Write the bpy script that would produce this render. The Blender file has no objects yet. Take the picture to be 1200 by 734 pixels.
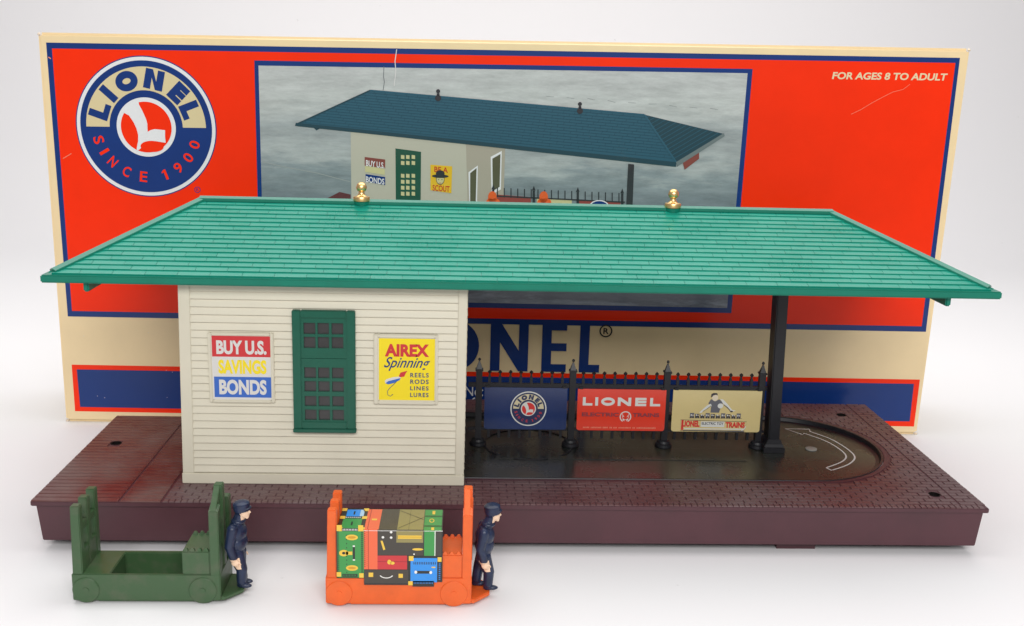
import bpy, bmesh, math, random
from mathutils import Vector, Matrix
random.seed(7)
S = bpy.context.scene
COL = S.collection
S.unit_settings.system = 'METRIC'
S.unit_settings.scale_length = 0.01          # one unit is one centimetre

# ------------------------------------------------------------------ camera
cd = bpy.data.cameras.new('camera'); cam = bpy.data.objects.new('camera', cd); COL.objects.link(cam)
cd.sensor_width = 36; cd.lens = 37.168; cd.clip_start = 1; cd.clip_end = 2000
_R = Vector((0.998756277, -0.0422774317, 0.0264294909)); _U = Vector((-0.0163884827, 0.2222620487, 0.9748492188)); _F = Vector((0.047088394, 0.9740699156, -0.2212927533))
cam.matrix_world = Matrix(((_R.x, _U.x, -_F.x, 16.6321598816), (_R.y, _U.y, -_F.y, -39.1327619739), (_R.z, _U.z, -_F.z, 18.4574971174), (0, 0, 0, 1)))
S.camera = cam

# ------------------------------------------------------------------ light: a white tent with one big soft lamp overhead
w = bpy.data.worlds.new('World'); S.world = w; w.use_nodes = True
w.node_tree.nodes['Background'].inputs[0].default_value = (0.99, 0.975, 1.0, 1)
w.node_tree.nodes['Background'].inputs[1].default_value = 0.31
def area(name, loc, target, sx, sy, power, col=(1, 1, 1)):
    l = bpy.data.lights.new(name, 'AREA'); l.shape = 'RECTANGLE'; l.size = sx; l.size_y = sy; l.energy = power; l.color = col
    o = bpy.data.objects.new(name, l); COL.objects.link(o); o.location = loc
    o.rotation_euler = (Vector(target) - Vector(loc)).to_track_quat('-Z', 'Y').to_euler()
    return o
area('overhead_softbox', (18, 29, 78), (18, 22, 0), 118, 78, 70000, (1.0, 0.99, 0.985))
area('front_softbox', (24, -88, 62), (18, 8, 8), 70, 36, 80000, (1.0, 0.99, 0.985))
S.view_settings.view_transform = 'Standard'; S.view_settings.look = 'None'; S.view_settings.gamma = 1
S.view_settings.use_curve_mapping = False
S.view_settings.exposure = 0.0
S.render.engine = 'CYCLES'
S.cycles.max_bounces = 8

# ------------------------------------------------------------------ materials
MATS = {}
def mat(name, col, rough=0.5, spec=0.5, metal=0.0, var=0.0, vscale=3.0, bump=0.0, bscale=20.0, col2=None, coat=0.0, rvar=0.0, lo=0.35, hi=0.7, vdet=4.0, sss=0.0):
    if name in MATS: return MATS[name]
    m = bpy.data.materials.new(name); m.use_nodes = True; nt = m.node_tree; N = nt.nodes; L = nt.links
    b = N['Principled BSDF']
    b.inputs['Base Color'].default_value = (*col, 1); b.inputs['Roughness'].default_value = rough
    b.inputs['Specular IOR Level'].default_value = spec; b.inputs['Metallic'].default_value = metal
    b.inputs['Coat Weight'].default_value = coat; b.inputs['Coat Roughness'].default_value = 0.12
    if sss: b.inputs['Subsurface Weight'].default_value = sss; b.inputs['Subsurface Radius'].default_value = (.12, .1, .1)
    tc = N.new('ShaderNodeNewGeometry')
    if var or col2 or rvar:
        n = N.new('ShaderNodeTexNoise'); n.inputs['Scale'].default_value = vscale; n.inputs['Detail'].default_value = vdet; n.inputs['Roughness'].default_value = .6
        L.new(tc.outputs['Position'], n.inputs['Vector'])
        r = N.new('ShaderNodeMapRange'); r.inputs[1].default_value = lo; r.inputs[2].default_value = hi
        L.new(n.outputs['Fac'], r.inputs[0])
        mx = N.new('ShaderNodeMix'); mx.data_type = 'RGBA'
        c2 = col2 or tuple(min(1, c * (1 + var)) for c in col)
        c1 = col if col2 else tuple(c * (1 - var) for c in col)
        mx.inputs[6].default_value = (*c1, 1); mx.inputs[7].default_value = (*c2, 1)
        L.new(r.outputs[0], mx.inputs[0]); L.new(mx.outputs[2], b.inputs['Base Color'])
        if rvar:
            r2 = N.new('ShaderNodeMapRange'); r2.inputs[1].default_value = lo; r2.inputs[2].default_value = hi
            r2.inputs[3].default_value = rough; r2.inputs[4].default_value = rough + rvar
            L.new(n.outputs['Fac'], r2.inputs[0]); L.new(r2.outputs[0], b.inputs['Roughness'])
    if bump:
        n2 = N.new('ShaderNodeTexNoise'); n2.inputs['Scale'].default_value = bscale; n2.inputs['Detail'].default_value = 3
        L.new(tc.outputs['Position'], n2.inputs['Vector'])
        bp = N.new('ShaderNodeBump'); bp.inputs['Strength'].default_value = bump; bp.inputs['Distance'].default_value = 0.05
        L.new(n2.outputs['Fac'], bp.inputs['Height']); L.new(bp.outputs[0], b.inputs['Normal'])
    MATS[name] = m
    return m

M_paper = mat('white_paper_sweep', (0.84, 0.83, 0.835), 0.6, 0.3, col2=(.70, .69, .68), vscale=1.1, lo=.745, hi=.78, vdet=3, bump=.04, bscale=4)
M_roof = mat('green_roof_plastic', (0.002, 0.185, 0.120), 0.30, 0.65, var=0.06, vscale=.8, bump=.04, bscale=25)
M_shing = mat('green_shingle_plastic', (0.003, 0.275, 0.190), 0.27, 0.75, var=0.05, vscale=.5, bump=.03, bscale=30, rvar=.12, vdet=7)
M_wall = mat('cream_plastic', (0.655, 0.615, 0.490), 0.36, 0.45, var=0.03, rvar=.15, vscale=.5, bump=.02, bscale=30, sss=.0)
M_green = mat('window_green_plastic', (0.003, 0.095, 0.056), 0.34, 0.5, var=.05, vscale=2)
M_pane = mat('dull_window_film', (0.042, 0.040, 0.040), 0.28, 0.5, var=.12, vscale=1.5)
M_brown = mat('maroon_plastic', (0.078, 0.026, 0.034), 0.42, 0.5, var=.10, vscale=.5, bump=.03, bscale=30, rvar=.12)
M_brick = mat('worn_maroon_brick_plastic', (0.095, 0.030, 0.032), 0.36, 0.5, col2=(0.150, 0.098, 0.100), vscale=.30, rvar=.16, vdet=6, bump=.1, bscale=25)
M_plank = mat('dusty_maroon_plank_plastic', (0.110, 0.016, 0.016), 0.33, 0.5, col2=(0.165, 0.100, 0.090), vscale=.42, rvar=.14, vdet=6, bump=.08, bscale=25)
M_tray = mat('dusty_black_tray', (0.014, 0.015, 0.014), 0.20, 0.5, col2=(0.055, 0.046, 0.030), vscale=.22, rvar=.28, vdet=6, lo=.38, hi=.62, bump=.03, bscale=6)
M_dark = mat('hole_shade_black', (0.006, 0.004, 0.004), 0.7, .2)
M_iron = mat('black_fence_plastic', (0.008, 0.008, 0.011), 0.40, 0.5, var=.1, vscale=3)
M_white = mat('white_print', (0.72, 0.71, 0.70), .35, .4)
M_brass = mat('polished_brass', (0.93, 0.64, 0.28), .34, .5, metal=1.0)
M_cgreen = mat('olive_green_cart_plastic', (0.046, 0.100, 0.040), 0.38, .5, col2=(.085, .110, .062), lo=.48, hi=.75, rvar=.15, vscale=1.4, bump=.05, bscale=20)
M_orange = mat('orange_cart_plastic', (0.78, 0.130, 0.020), 0.36, .5, var=.07, rvar=.18, vscale=1.4, bump=.05, bscale=20, sss=.15)
M_navyfig = mat('navy_figure_paint', (0.012, 0.022, 0.060), 0.36, .5, var=.3, vscale=3)
M_skin = mat('skin_figure_paint', (0.84, 0.60, 0.42), .5, .4, var=.04)
GL = .26
P_cream = mat('carton_cream', (0.88, 0.69, 0.40), GL, .5, var=.025, vscale=.5, coat=.05, bump=.05, bscale=.7)
P_red = mat('carton_orange_red', (0.96, 0.030, 0.001), GL, .25, var=.03, vscale=.4, coat=.0, bump=.05, bscale=.7)
P_navy = mat('carton_navy', (0.006, 0.036, 0.185), GL, .38, var=.04, vscale=.5, coat=.0, bump=.05, bscale=.7)
P_white = mat('carton_white', (0.80, 0.80, 0.80), GL, .5, coat=.3)
P_black = mat('print_black', (0.010, 0.010, 0.012), .4, .4)
P_wear = mat('bare_card_wear', (0.78, 0.66, 0.52), .8, .1, var=.1, vscale=6)
P_scratch = mat('pale_scratch', (0.85, 0.26, 0.15), .7, .2)

# ------------------------------------------------------------------ mesh builder
class MB:
    def __init__(s): s.v = []; s.f = []; s.mi = []; s.mats = []
    def m(s, material):
        if material not in s.mats: s.mats.append(material)
        return s.mats.index(material)
    def add(s, vs, fs, material):
        o = len(s.v); s.v += [tuple(v) for v in vs]; k = s.m(material)
        for f in fs: s.f.append(tuple(i + o for i in f)); s.mi.append(k)
    def box(s, x0, x1, y0, y1, z0, z1, material):
        s.add([(x0, y0, z0), (x1, y0, z0), (x1, y1, z0), (x0, y1, z0), (x0, y0, z1), (x1, y0, z1), (x1, y1, z1), (x0, y1, z1)],
              [(0, 3, 2, 1), (4, 5, 6, 7), (0, 1, 5, 4), (1, 2, 6, 5), (2, 3, 7, 6), (3, 0, 4, 7)], material)
    def hexa(s, bot, top, material):       # bot/top: lists of n points, counter-clockwise
        n = len(bot)
        s.add(list(bot) + list(top), [tuple(range(n))[::-1], tuple(range(n, 2 * n))] + [(i, (i + 1) % n, n + (i + 1) % n, n + i) for i in range(n)], material)
    def lathe(s, prof, cx, cy, material, seg=20, z0=0):   # prof: (r,z)
        vs = []; fs = []; n = len(prof)
        for r, z in prof:
            for k in range(seg):
                a = 2 * math.pi * k / seg; vs.append((cx + r * math.cos(a), cy + r * math.sin(a), z0 + z))
        for i in range(n - 1):
            for k in range(seg):
                k2 = (k + 1) % seg; fs.append((i * seg + k, i * seg + k2, (i + 1) * seg + k2, (i + 1) * seg + k))
        fs.append(tuple(range(seg))[::-1]); fs.append(tuple((n - 1) * seg + k for k in range(seg)))
        s.add(vs, fs, material)
    def tube(s, pts, rads, material, seg=10):
        pts = [Vector(p) for p in pts]; vs = []; fs = []; n = len(pts)
        if not isinstance(rads, (list, tuple)): rads = [rads] * n
        for i, p in enumerate(pts):
            t = (pts[min(i + 1, n - 1)] - pts[max(i - 1, 0)]).normalized()
            a = t.cross(Vector((0, 1, 0))); a = a.normalized() if a.length > 1e-3 else Vector((1, 0, 0)); b = t.cross(a).normalized()
            for k in range(seg):
                q = 2 * math.pi * k / seg; vs.append(p + (a * math.cos(q) + b * math.sin(q)) * rads[i])
        for i in range(n - 1):
            for k in range(seg): fs.append((i * seg + k, i * seg + (k + 1) % seg, (i + 1) * seg + (k + 1) % seg, (i + 1) * seg + k))
        fs.append(tuple(range(seg))[::-1]); fs.append(tuple((n - 1) * seg + k for k in range(seg)))
        s.add(vs, fs, material)
    def build(s, name, parent=None, bevel=0.0, smooth=False, seg=2, data_only=False):
        me = bpy.data.meshes.new(name); me.from_pydata(s.v, [], s.f)
        for m_ in s.mats: me.materials.append(m_)
        me.polygons.foreach_set('material_index', s.mi)
        bm = bmesh.new(); bm.from_mesh(me)
        bmesh.ops.recalc_face_normals(bm, faces=bm.faces)
        if bevel:
            es = [e for e in bm.edges if len(e.link_faces) == 2 and e.calc_face_angle(0) > 0.6]
            bmesh.ops.bevel(bm, geom=es, offset=bevel, segments=seg, affect='EDGES', clamp_overlap=True)
        bm.to_mesh(me); bm.free()
        if smooth:
            me.polygons.foreach_set('use_smooth', [True] * len(me.polygons))
            try: me.set_sharp_from_angle(angle=math.radians(40))
            except Exception: pass
        if data_only: return me
        return link(name, me, parent)
def link(name, me, parent=None, loc=None):
    o = bpy.data.objects.new(name, me); COL.objects.link(o)
    if parent: o.parent = parent
    if loc: o.location = loc
    return o
def thing(name, label, cat, loc=(0, 0, 0), rz=0, group=None):
    o = bpy.data.objects.new(name, None); COL.objects.link(o); o.location = loc; o.rotation_euler = (0, 0, rz)
    o.empty_display_size = 1
    o['label'] = label; o['category'] = cat
    if group: o['group'] = group
    return o
def plate(name, outer, holes, z0, z1, material, parent=None, bevel=0):
    bm = bmesh.new()
    for lp in [outer] + holes:
        vs = [bm.verts.new((x, y, z0)) for x, y in lp]
        for i in range(len(vs)): bm.edges.new((vs[i], vs[(i + 1) % len(vs)]))
    bmesh.ops.triangle_fill(bm, edges=bm.edges[:], use_beauty=True)
    ext = bmesh.ops.extrude_face_region(bm, geom=bm.faces[:])
    for v in [g for g in ext['geom'] if isinstance(g, bmesh.types.BMVert)]: v.co.z = z1
    bmesh.ops.recalc_face_normals(bm, faces=bm.faces)
    if bevel:
        es = [e for e in bm.edges if len(e.link_faces) == 2 and e.calc_face_angle(0) > 1.2]
        bmesh.ops.bevel(bm, geom=es, offset=bevel, segments=2, affect='EDGES', clamp_overlap=True)
    me = bpy.data.meshes.new(name); bm.to_mesh(me); bm.free(); me.materials.append(material)
    return link(name, me, parent)

# ------------------------------------------------------------------ flat print on a plane
_tc = {}
def text_geo(body, offset=0.0, shear=0.0, res=4, spacing=1.0):
    key = (body, offset, shear, res, spacing)
    if key in _tc: return _tc[key]
    c = bpy.data.curves.new('t', 'FONT'); c.body = body; c.offset = offset; c.shear = shear; c.resolution_u = res; c.space_character = spacing
    o = bpy.data.objects.new('t', c); COL.objects.link(o)
    bpy.context.view_layer.update()
    dg = bpy.context.evaluated_depsgraph_get(); me = bpy.data.meshes.new_from_object(o.evaluated_get(dg))
    vs = [(v.co.x, v.co.y) for v in me.vertices]; fs = [tuple(p.vertices) for p in me.polygons]
    bpy.data.objects.remove(o); bpy.data.meshes.remove(me); bpy.data.curves.remove(c)
    _tc[key] = (vs, fs); return vs, fs
class Print:
    """flat ink on a plane: points are given in the plane's own coordinates"""
    def __init__(s, P, n, lift=0.006, f=None): s.P = P; s.n = Vector(n).normalized(); s.mb = MB(); s.lift = lift; s.f = f
    def pt(s, p, lay):
        if s.f: p = s.f(*p)
        return Vector(s.P(*p)) + s.n * (s.lift * lay)
    def poly(s, pts, material, lay=1): s.mb.add([s.pt(p, lay) for p in pts], [tuple(range(len(pts)))], material)
    def rect(s, x0, y0, x1, y1, material, lay=1): s.poly([(x0, y0), (x1, y0), (x1, y1), (x0, y1)], material, lay)
    def disc(s, cx, cy, rx, ry, material, lay=1, n=48, a0=0, a1=2 * math.pi):
        full = abs(a1 - a0 - 2 * math.pi) < 1e-6
        pts = [(cx + rx * math.cos(a0 + (a1 - a0) * k / n), cy + ry * math.sin(a0 + (a1 - a0) * k / n)) for k in range(n if full else n + 1)]
        s.poly(pts, material, lay)
    def ring(s, cx, cy, r0, r1, material, lay=1, n=64, a0=0, a1=2 * math.pi, ky=1):
        vs = []; fs = []
        for k in range(n + 1):
            a = a0 + (a1 - a0) * k / n
            for r in (r0, r1): vs.append(s.pt((cx + r * math.cos(a), cy + ky * r * math.sin(a)), lay))
        for k in range(n): fs.append((2 * k, 2 * k + 1, 2 * k + 3, 2 * k + 2))
        s.mb.add(vs, fs, material)
    def line(s, pts, w_, material, lay=1, closed=False):
        P = [Vector(p) for p in pts]; n = len(P)
        if closed: P.append(P[0].copy()); n += 1
        L = []; R_ = []
        for i in range(n):
            a = P[max(i - 1, 0)] if not (closed and i == 0) else P[n - 2]
            b = P[min(i + 1, n - 1)] if not (closed and i == n - 1) else P[1]
            t = (b - a).normalized(); q = Vector((-t.y, t.x)) * w_ / 2
            L.append(P[i] + q); R_.append(P[i] - q)
        vs = [s.pt(tuple(p), lay) for p in L] + [s.pt(tuple(p), lay) for p in R_]
        s.mb.add(vs, [(i, i + 1, n + i + 1, n + i) for i in range(n - 1)], material)
    def text(s, body, x0, y0, x1, y1, material, lay=2, offset=0.0, shear=0.0, rot=None, spacing=1.0):
        vs, fs = text_geo(body, offset, shear, 4, spacing)
        ax = min(v[0] for v in vs); bx = max(v[0] for v in vs); ay = min(v[1] for v in vs); by = max(v[1] for v in vs)
        out = []
        for v in vs:
            q = (x0 + (v[0] - ax) / (bx - ax) * (x1 - x0), y0 + (v[1] - ay) / (by - ay) * (y1 - y0))
            if rot: q = rot(*q)
            out.append(s.pt(q, lay))
        s.mb.add(out, fs, material)
    def glyph(s, ch, x0, y0, x1, y1, t, material, lay=2, rot=None):
        """geometric capitals: L I O N E"""
        f = rot or (lambda x, y: (x, y)); w_ = x1 - x0; h = y1 - y0
        R = lambda a, b, c, d: s.poly([f(a, b), f(c, b), f(c, d), f(a, d)], material, lay)
        if ch == 'L': R(x0, y0, x0 + t, y1); R(x0 + t, y0, x1, y0 + t * .85)
        elif ch == 'I': R(x0, y0, x1, y1)
        elif ch == 'E':
            R(x0, y0, x0 + t, y1)
            for yy in (y0, y0 + h / 2 - t * .4, y1 - t * .85): R(x0 + t, yy, x1, yy + t * .85)
        elif ch == 'N':
            R(x0, y0, x0 + t, y1); R(x1 - t, y0, x1, y1)
            s.poly([f(x0 + t, y1), f(x0 + t, y1 - h * .42), f(x1 - t, y0), f(x1 - t, y0 + h * .42)], material, lay)
        elif ch == 'O':
            n = 40; vs = []; cx, cy = (x0 + x1) / 2, (y0 + y1) / 2
            for k in range(n + 1):
                a = 2 * math.pi * k / n
                for q in (1, 0):
                    vs.append(s.pt(f(cx + (w_ / 2 - q * t) * math.cos(a), cy + (h / 2 - q * t) * math.sin(a)), lay))
            s.mb.add(vs, [(2 * k, 2 * k + 1, 2 * k + 3, 2 * k + 2) for k in range(n)], material)
    def build(s, name, parent): 
        o = s.mb.build(name, parent); return o

def round_logo(p, cx, cy, r, cream, navy, red, white, black, lay=1, detail=True, tilt=0.01, ky=1.0):
    """ring with LIONEL on top, SINCE 1900 below and an L in the middle"""
    D = lambda rr, m_, l: p.disc(cx, cy, rr * r, rr * r * ky, m_, l, 96)
    D(1.0, black, lay); D(.985, white, lay + 1); D(.935, navy, lay + 2)
    p.ring(cx, cy, .52 * r, .85 * r, cream, lay + 3, 64, tilt, math.pi + tilt, ky)
    D(.42, white, lay + 4); D(.36, red, lay + 5)
    # upper letters
    for ch, ang, ww in zip('LIONEL', (161, 138, 111, 78, 46, 22), (.23, .10, .32, .27, .21, .21)):
        a = math.radians(ang)
        def rot(x, y, a=a):     # x across, y radial
            return (cx + y * math.cos(a) + x * math.sin(a), cy + ky * (y * math.sin(a) - x * math.cos(a)))
        p.glyph(ch, -ww / 2 * r, .545 * r, ww / 2 * r, .825 * r, .10 * r, navy, lay + 4, rot)
    if detail:
        for ch, ang in zip('SINCE1900', (196, 210.5, 225, 244, 264, 290, 307, 324, 341)):
            a = math.radians(ang)
            def rot(x, y, a=a):
                return (cx - y * math.cos(a + math.pi) - x * math.sin(a), cy + ky * (-y * math.sin(a + math.pi) + x * math.cos(a)))
            # baseline outwards: y grows towards the centre
            def rot2(x, y, a=a): return (cx + (1.43 * r - y) * math.cos(a) - x * math.sin(a), cy + ky * ((1.43 * r - y) * math.sin(a) + x * math.cos(a)))
            ww = {'I': .035, '1': .06}.get(ch, .085)
            if ch == '1': p.poly([rot2(x * r, y * r) for x, y in ((-.016, .64), (.02, .64), (.02, .79), (-.005, .79), (-.045, .765), (-.045, .745), (-.016, .757))], red, lay + 3); continue
            p.text(ch, -ww / 2 * r * 1.25, .64 * r, ww / 2 * r * 1.25, .79 * r, red, lay + 3, .015, 0, rot2)
    # the L: tapered stem sweeping into a foot, with an oval below
    q = lambda pts: [(cx + a * r, cy + b * r * ky) for a, b in pts]
    p.poly(q([(-.335, .21), (-.29, .30), (-.20, .36), (-.09, .40), (-.087, .32), (-.045, .235), (-.017, .167), (.005, .11), (.017, .05), (.017, -.066), (-.06, -.12), (-.12, -.11), (-.14, -.02), (-.174, .0625), (-.235, .16)]), white, lay + 6)
    p.poly(q([(-.12, -.11), (-.06, -.12), (.017, -.066), (.06, -.04), (.12, -.024), (.267, -.035), (.262, -.12), (.267, -.215), (.12, -.195), (.05, -.21), (-.017, -.233), (-.06, -.265), (-.10, -.31), (-.15, -.345), (-.15, -.30), (-.125, -.2)]), white, lay + 7)
    p.disc(cx + .07 * r, cy - .272 * r * ky, .165 * r, .080 * r * ky, red, lay + 8, 32)

# ================================================================== THE SETTING
FLOOR = -.32            # the base stands on feet, its skirt just clear of the paper
def sweep():
    mb = MB(); prof = [(-26, 0), (66, 0)]
    for k in range(1, 17):
        a = math.pi / 2 * k / 16; prof.append((66 + 32 * math.sin(a), 32 - 32 * math.cos(a)))
    prof.append((98, 72))
    n = len(prof); vs = []
    for y, z in [(a, b + FLOOR) for a, b in prof]: vs += [(-170, y, z), (205, y, z)]
    mb.add(vs, [(2 * i, 2 * i + 1, 2 * i + 3, 2 * i + 2) for i in range(n - 1)], M_paper)
    o = mb.build('backdrop', smooth=True); o['kind'] = 'structure'
    me = o.data
    # make sure normals look up / to the camera
    if me.polygons[0].normal.z < 0: me.flip_normals()
sweep()

# ================================================================== THE CARTON
HM = (4.0307842500e-02, -2.9527594324e-03, -1.6304538161e+00, 6.6715499231e-04, -4.3018095732e-02, 2.1223059220e+01, -2.2301067420e-05, -1.7483993077e-04)
def art(x, y):
    """artwork template (x right, y down) to centimetres on the carton's front"""
    d = HM[6] * x + HM[7] * y + 1
    return ((HM[0] * x + HM[1] * y + HM[2]) / d, (HM[3] * x + HM[4] * y + HM[5]) / d)
def carton():
    ya = math.radians(-0.743); le = math.radians(-0.381)
    ex = Vector((math.cos(ya), math.sin(ya), 0)); n = Vector((-math.sin(ya), math.cos(ya), 0)); ez = Vector((0, 0, 1)) * math.cos(le) + n * math.sin(le)
    B = Vector((-4.418, 15.542, FLOOR))
    root = thing('cardboard_box', 'large orange red and cream printed carton standing upright behind the toy station', 'box', B); root.scale = (1.0173,) * 3
    W_, T = 45.323, 6.2
    q = lambda u, v, d: tuple(ex * u + ez * v + n * d)
    mb = MB()
    fr = [(0, 0.0), (W_, 0.0), (W_ + .363, 20.245), (0, 19.772)]
    # gently bowed sides: subdivide the walls
    NX = 24; NZ = 8; vs = []; fs = []
    def bow(s_, t_): return 0
    mb.hexa([q(u, v, 0) for u, v in fr], [q(u, v, T) for u, v in fr], P_cream)
    mb.build('carton', root, bevel=.16, seg=3, smooth=True)
    # worn corners
    for (u, v) in ((.05, .05), (W_ - .03, .03), (.04, 19.70), (W_ + .33, 20.18)):
        wb = MB(); c = Vector(q(u, v, .12)); random.seed(int(u * 3 + v))
        for k in range(3):
            r = .05 + .04 * random.random(); o_ = Vector((random.uniform(-.03, .03), random.uniform(-.03, .03), random.uniform(-.03, .03)))
            pr = [(0.005, -r), (r * .8, -r * .5), (r, 0), (r * .7, r * .6), (.005, r)]
            wb.lathe(pr, (c + o_).x, (c + o_).y, P_wear, 7, (c + o_).z)
        wb.build('worn_corner', root, smooth=True)
    pl = Print(lambda u, v: q(u, v, 0), -(n * math.cos(le)), .006)
    A = lambda x, y: art(x, y)
    def Q(p, pts, m_, lay): p.poly([A(*t) for t in pts], m_, lay)
    # panels
    Q(pl, [(54, 50), (1125, 68), (1085, 389), (79.5, 371)], P_navy, 1)
    Q(pl, [(61, 57), (1119.5, 74), (1080, 382.5), (84.5, 364.5)], P_red, 2)
    Q(pl, [(84, 427.5), (1078, 445), (1071, 500), (88, 482)], P_red, 1)
    Q(pl, [(90, 433), (1071, 450), (1066, 494), (94, 477)], P_navy, 2)
    Q(pl, [(298, 71), (882, 81), (857, 367), (305, 355)], P_navy, 3)
    pl.build('printed_panels', root)
    # lettering
    pl = Print(lambda u, v: q(u, v, 0), -n, .006)
    def box_t(x0, y0, x1, y1):     # two template corners (lower left, upper right)
        a = A(x0, y1); b = A(x1, y0); return a[0], a[1], b[0], b[1]
    for ch, x0, x1 in (('L', 450, 477), ('I', 483, 494), ('O', 505, 562), ('N', 574, 620), ('E', 634, 665), ('L', 678, 704.5)):
        dy = (x0 - 574) * .017
        a = A(x0, 434 + dy); b = A(x1, 378 + dy)
        pl.glyph(ch, a[0], a[1] - .03, b[0], b[1] + .03, .50 if ch not in 'O' else .62, P_navy, 3)
    pl.build('printed_wordmark', root); pl = Print(lambda u, v: q(u, v, 0), -n, .006)
    a = A(710, 388); pl.ring(a[0], a[1], .27, .34, P_black, 3, 32)
    pl.text('R', a[0] - .13, a[1] - .16, a[0] + .15, a[1] + .16, P_black, 3, .02)
    pl.build('printed_mark', root); pl = Print(lambda u, v: q(u, v, 0), -n, .006)
    pl.text('FOR AGES 8 TO ADULT', 38.86, 18.58, 44.66, 18.93, mat('carton_cream_ink', (.80, .66, .40), GL, .5), 4, .03, .10, rot=lambda x, y: (x, y + (x - 38.86) * .0135))
    pl.build('printed_age_line', root); pl = Print(lambda u, v: q(u, v, 0), -n, .006)
    a = A(545, 464); pl.text('No:', a[0], a[1], a[0] + .95, a[1] + .55, P_white, 4, .0)
    a = A(545, 476); pl.text('6-', a[0] + .28, a[1], a[0] + .85, a[1] + .5, P_white, 4, .0)
    pl.build('printed_number', root); pl = Print(lambda u, v: q(u, v, 0), -n, .006)
    a = A(231.5, 222.5); pl.ring(a[0], a[1], .125, .155, P_navy, 4, 24); pl.text('R', a[0] - .06, a[1] - .07, a[0] + .06, a[1] + .07, P_navy, 4, .0)
    pl.build('printed_mark', root)
    pl = Print(lambda u, v: q(u, v, 0), -n, .005)
    round_logo(pl, 5.0, 15.38, 3.43, mat('carton_logo_cream', (.72, .60, .34), GL, .5, coat=.3), P_navy, P_red, P_white, P_navy, 4, True, .012)
    pl.build('printed_logo', root)
    # scratches and creases on the surface
    pl = Print(lambda u, v: q(u, v, 0), -n, .006)
    pl.line([A(1066, 99), A(1058, 105), A(1046, 108), A(1036, 113), A(1021, 121), A(1008, 129), A(997, 134)], .022, P_scratch, 6)
    pl.line([A(465, 58), A(463, 72), A(464, 84), A(462, 101)], .04, mat('pale_crease', (.7, .68, .66), .7, .2), 9)
    pl.line([A(74, 186), A(79, 183), A(84, 180)], .035, P_scratch, 6)
    pl.line([A(57, 67), A(60, 69)], .05, P_scratch, 6)
    for k in range(9):
        x = random.uniform(95, 210); y = random.uniform(380, 478)
        pl.disc(*A(x, y), .012 + .02 * random.random(), .015, mat('pale_crease', (.7, .68, .66), .7, .2), 6, 6)
    pl.build('scuff', root)

    # -------- the photograph printed on the carton
    pl = Print(lambda u, v: q(u, v, 0), -n, .006)
    m = bpy.data.materials.new('printed_concrete_wall'); m.use_nodes = True; N = m.node_tree.nodes; L = m.node_tree.links
    b = N['Principled BSDF']; b.inputs['Roughness'].default_value = GL; b.inputs['Coat Weight'].default_value = .3; b.inputs['Coat Roughness'].default_value = .12
    tc = N.new('ShaderNodeTexCoord'); mp = N.new('ShaderNodeMapping'); mp.inputs['Scale'].default_value = (.22, 1, 1.1); L.new(tc.outputs['Object'], mp.inputs['Vector'])
    n1 = N.new('ShaderNodeTexNoise'); n1.inputs['Scale'].default_value = 1.0; n1.inputs['Detail'].default_value = 8; n1.inputs['Roughness'].default_value = .65; L.new(mp.outputs[0], n1.inputs['Vector'])
    sp = N.new('ShaderNodeSeparateXYZ'); L.new(tc.outputs['Object'], sp.inputs[0])
    ad = N.new('ShaderNodeMath'); ad.operation = 'MULTIPLY_ADD'; ad.inputs[1].default_value = 5.0; L.new(n1.outputs['Fac'], ad.inputs[0]); L.new(sp.outputs['Z'], ad.inputs[2])
    cr = N.new('ShaderNodeValToRGB'); mr = N.new('ShaderNodeMapRange'); mr.inputs[1].default_value = 7.8; mr.inputs[2].default_value = 21.7
    L.new(ad.outputs[0], mr.inputs[0]); L.new(mr.outputs[0], cr.inputs[0])
    e = cr.color_ramp.elements; e[0].position = 0; e[0].color = (.085, .10, .125, 1); e[1].position = 1; e[1].color = (.44, .45, .44, 1)
    for pos, c in ((.10, (.24, .28, .33)), (.16, (.10, .12, .15)), (.36, (.15, .18, .20)), (.50, (.17, .205, .22)), (.585, (.24, .28, .29)), (.65, (.38, .41, .40)), (.72, (.31, .34, .34)), (.84, (.46, .48, .46))):
        x = e.new(pos); x.color = (*c, 1)
    n3 = N.new('ShaderNodeTexNoise'); n3.inputs['Scale'].default_value = 2.2; n3.inputs['Detail'].default_value = 9; n3.inputs['Roughness'].default_value = .75; L.new(mp.outputs[0], n3.inputs['Vector'])
    m3 = N.new('ShaderNodeMapRange'); m3.inputs[1].default_value = .3; m3.inputs[2].default_value = .7; m3.inputs[3].default_value = .88; m3.inputs[4].default_value = 1.36; L.new(n3.outputs['Fac'], m3.inputs[0])
    vm = N.new('ShaderNodeVectorMath'); vm.operation = 'SCALE'; L.new(cr.outputs[0], vm.inputs[0]); L.new(m3.outputs[0], vm.inputs['Scale'])
    L.new(vm.outputs[0], b.inputs['Base Color'])
    Q(pl, [(303, 77), (876, 86), (852, 361), (310, 349.5)], m, 4)
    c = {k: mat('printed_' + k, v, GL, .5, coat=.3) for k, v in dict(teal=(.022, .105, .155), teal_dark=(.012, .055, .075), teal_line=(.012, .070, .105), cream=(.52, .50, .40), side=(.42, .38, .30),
         door_olive=(.10, .095, .05), green=(.012, .085, .05), pane=(.62, .58, .30), dark=(.03, .03, .035), yellow=(.80, .50, .02), brick=(.12, .03, .035), rust=(.24, .06, .045), orange=(.8, .12, .02), slate=(.135, .15, .16)).items()}
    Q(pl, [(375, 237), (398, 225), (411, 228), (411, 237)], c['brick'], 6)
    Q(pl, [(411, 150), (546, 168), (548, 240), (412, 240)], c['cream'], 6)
    Q(pl, [(546, 168), (592, 174), (590, 240), (548, 240)], c['side'], 6)
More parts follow.
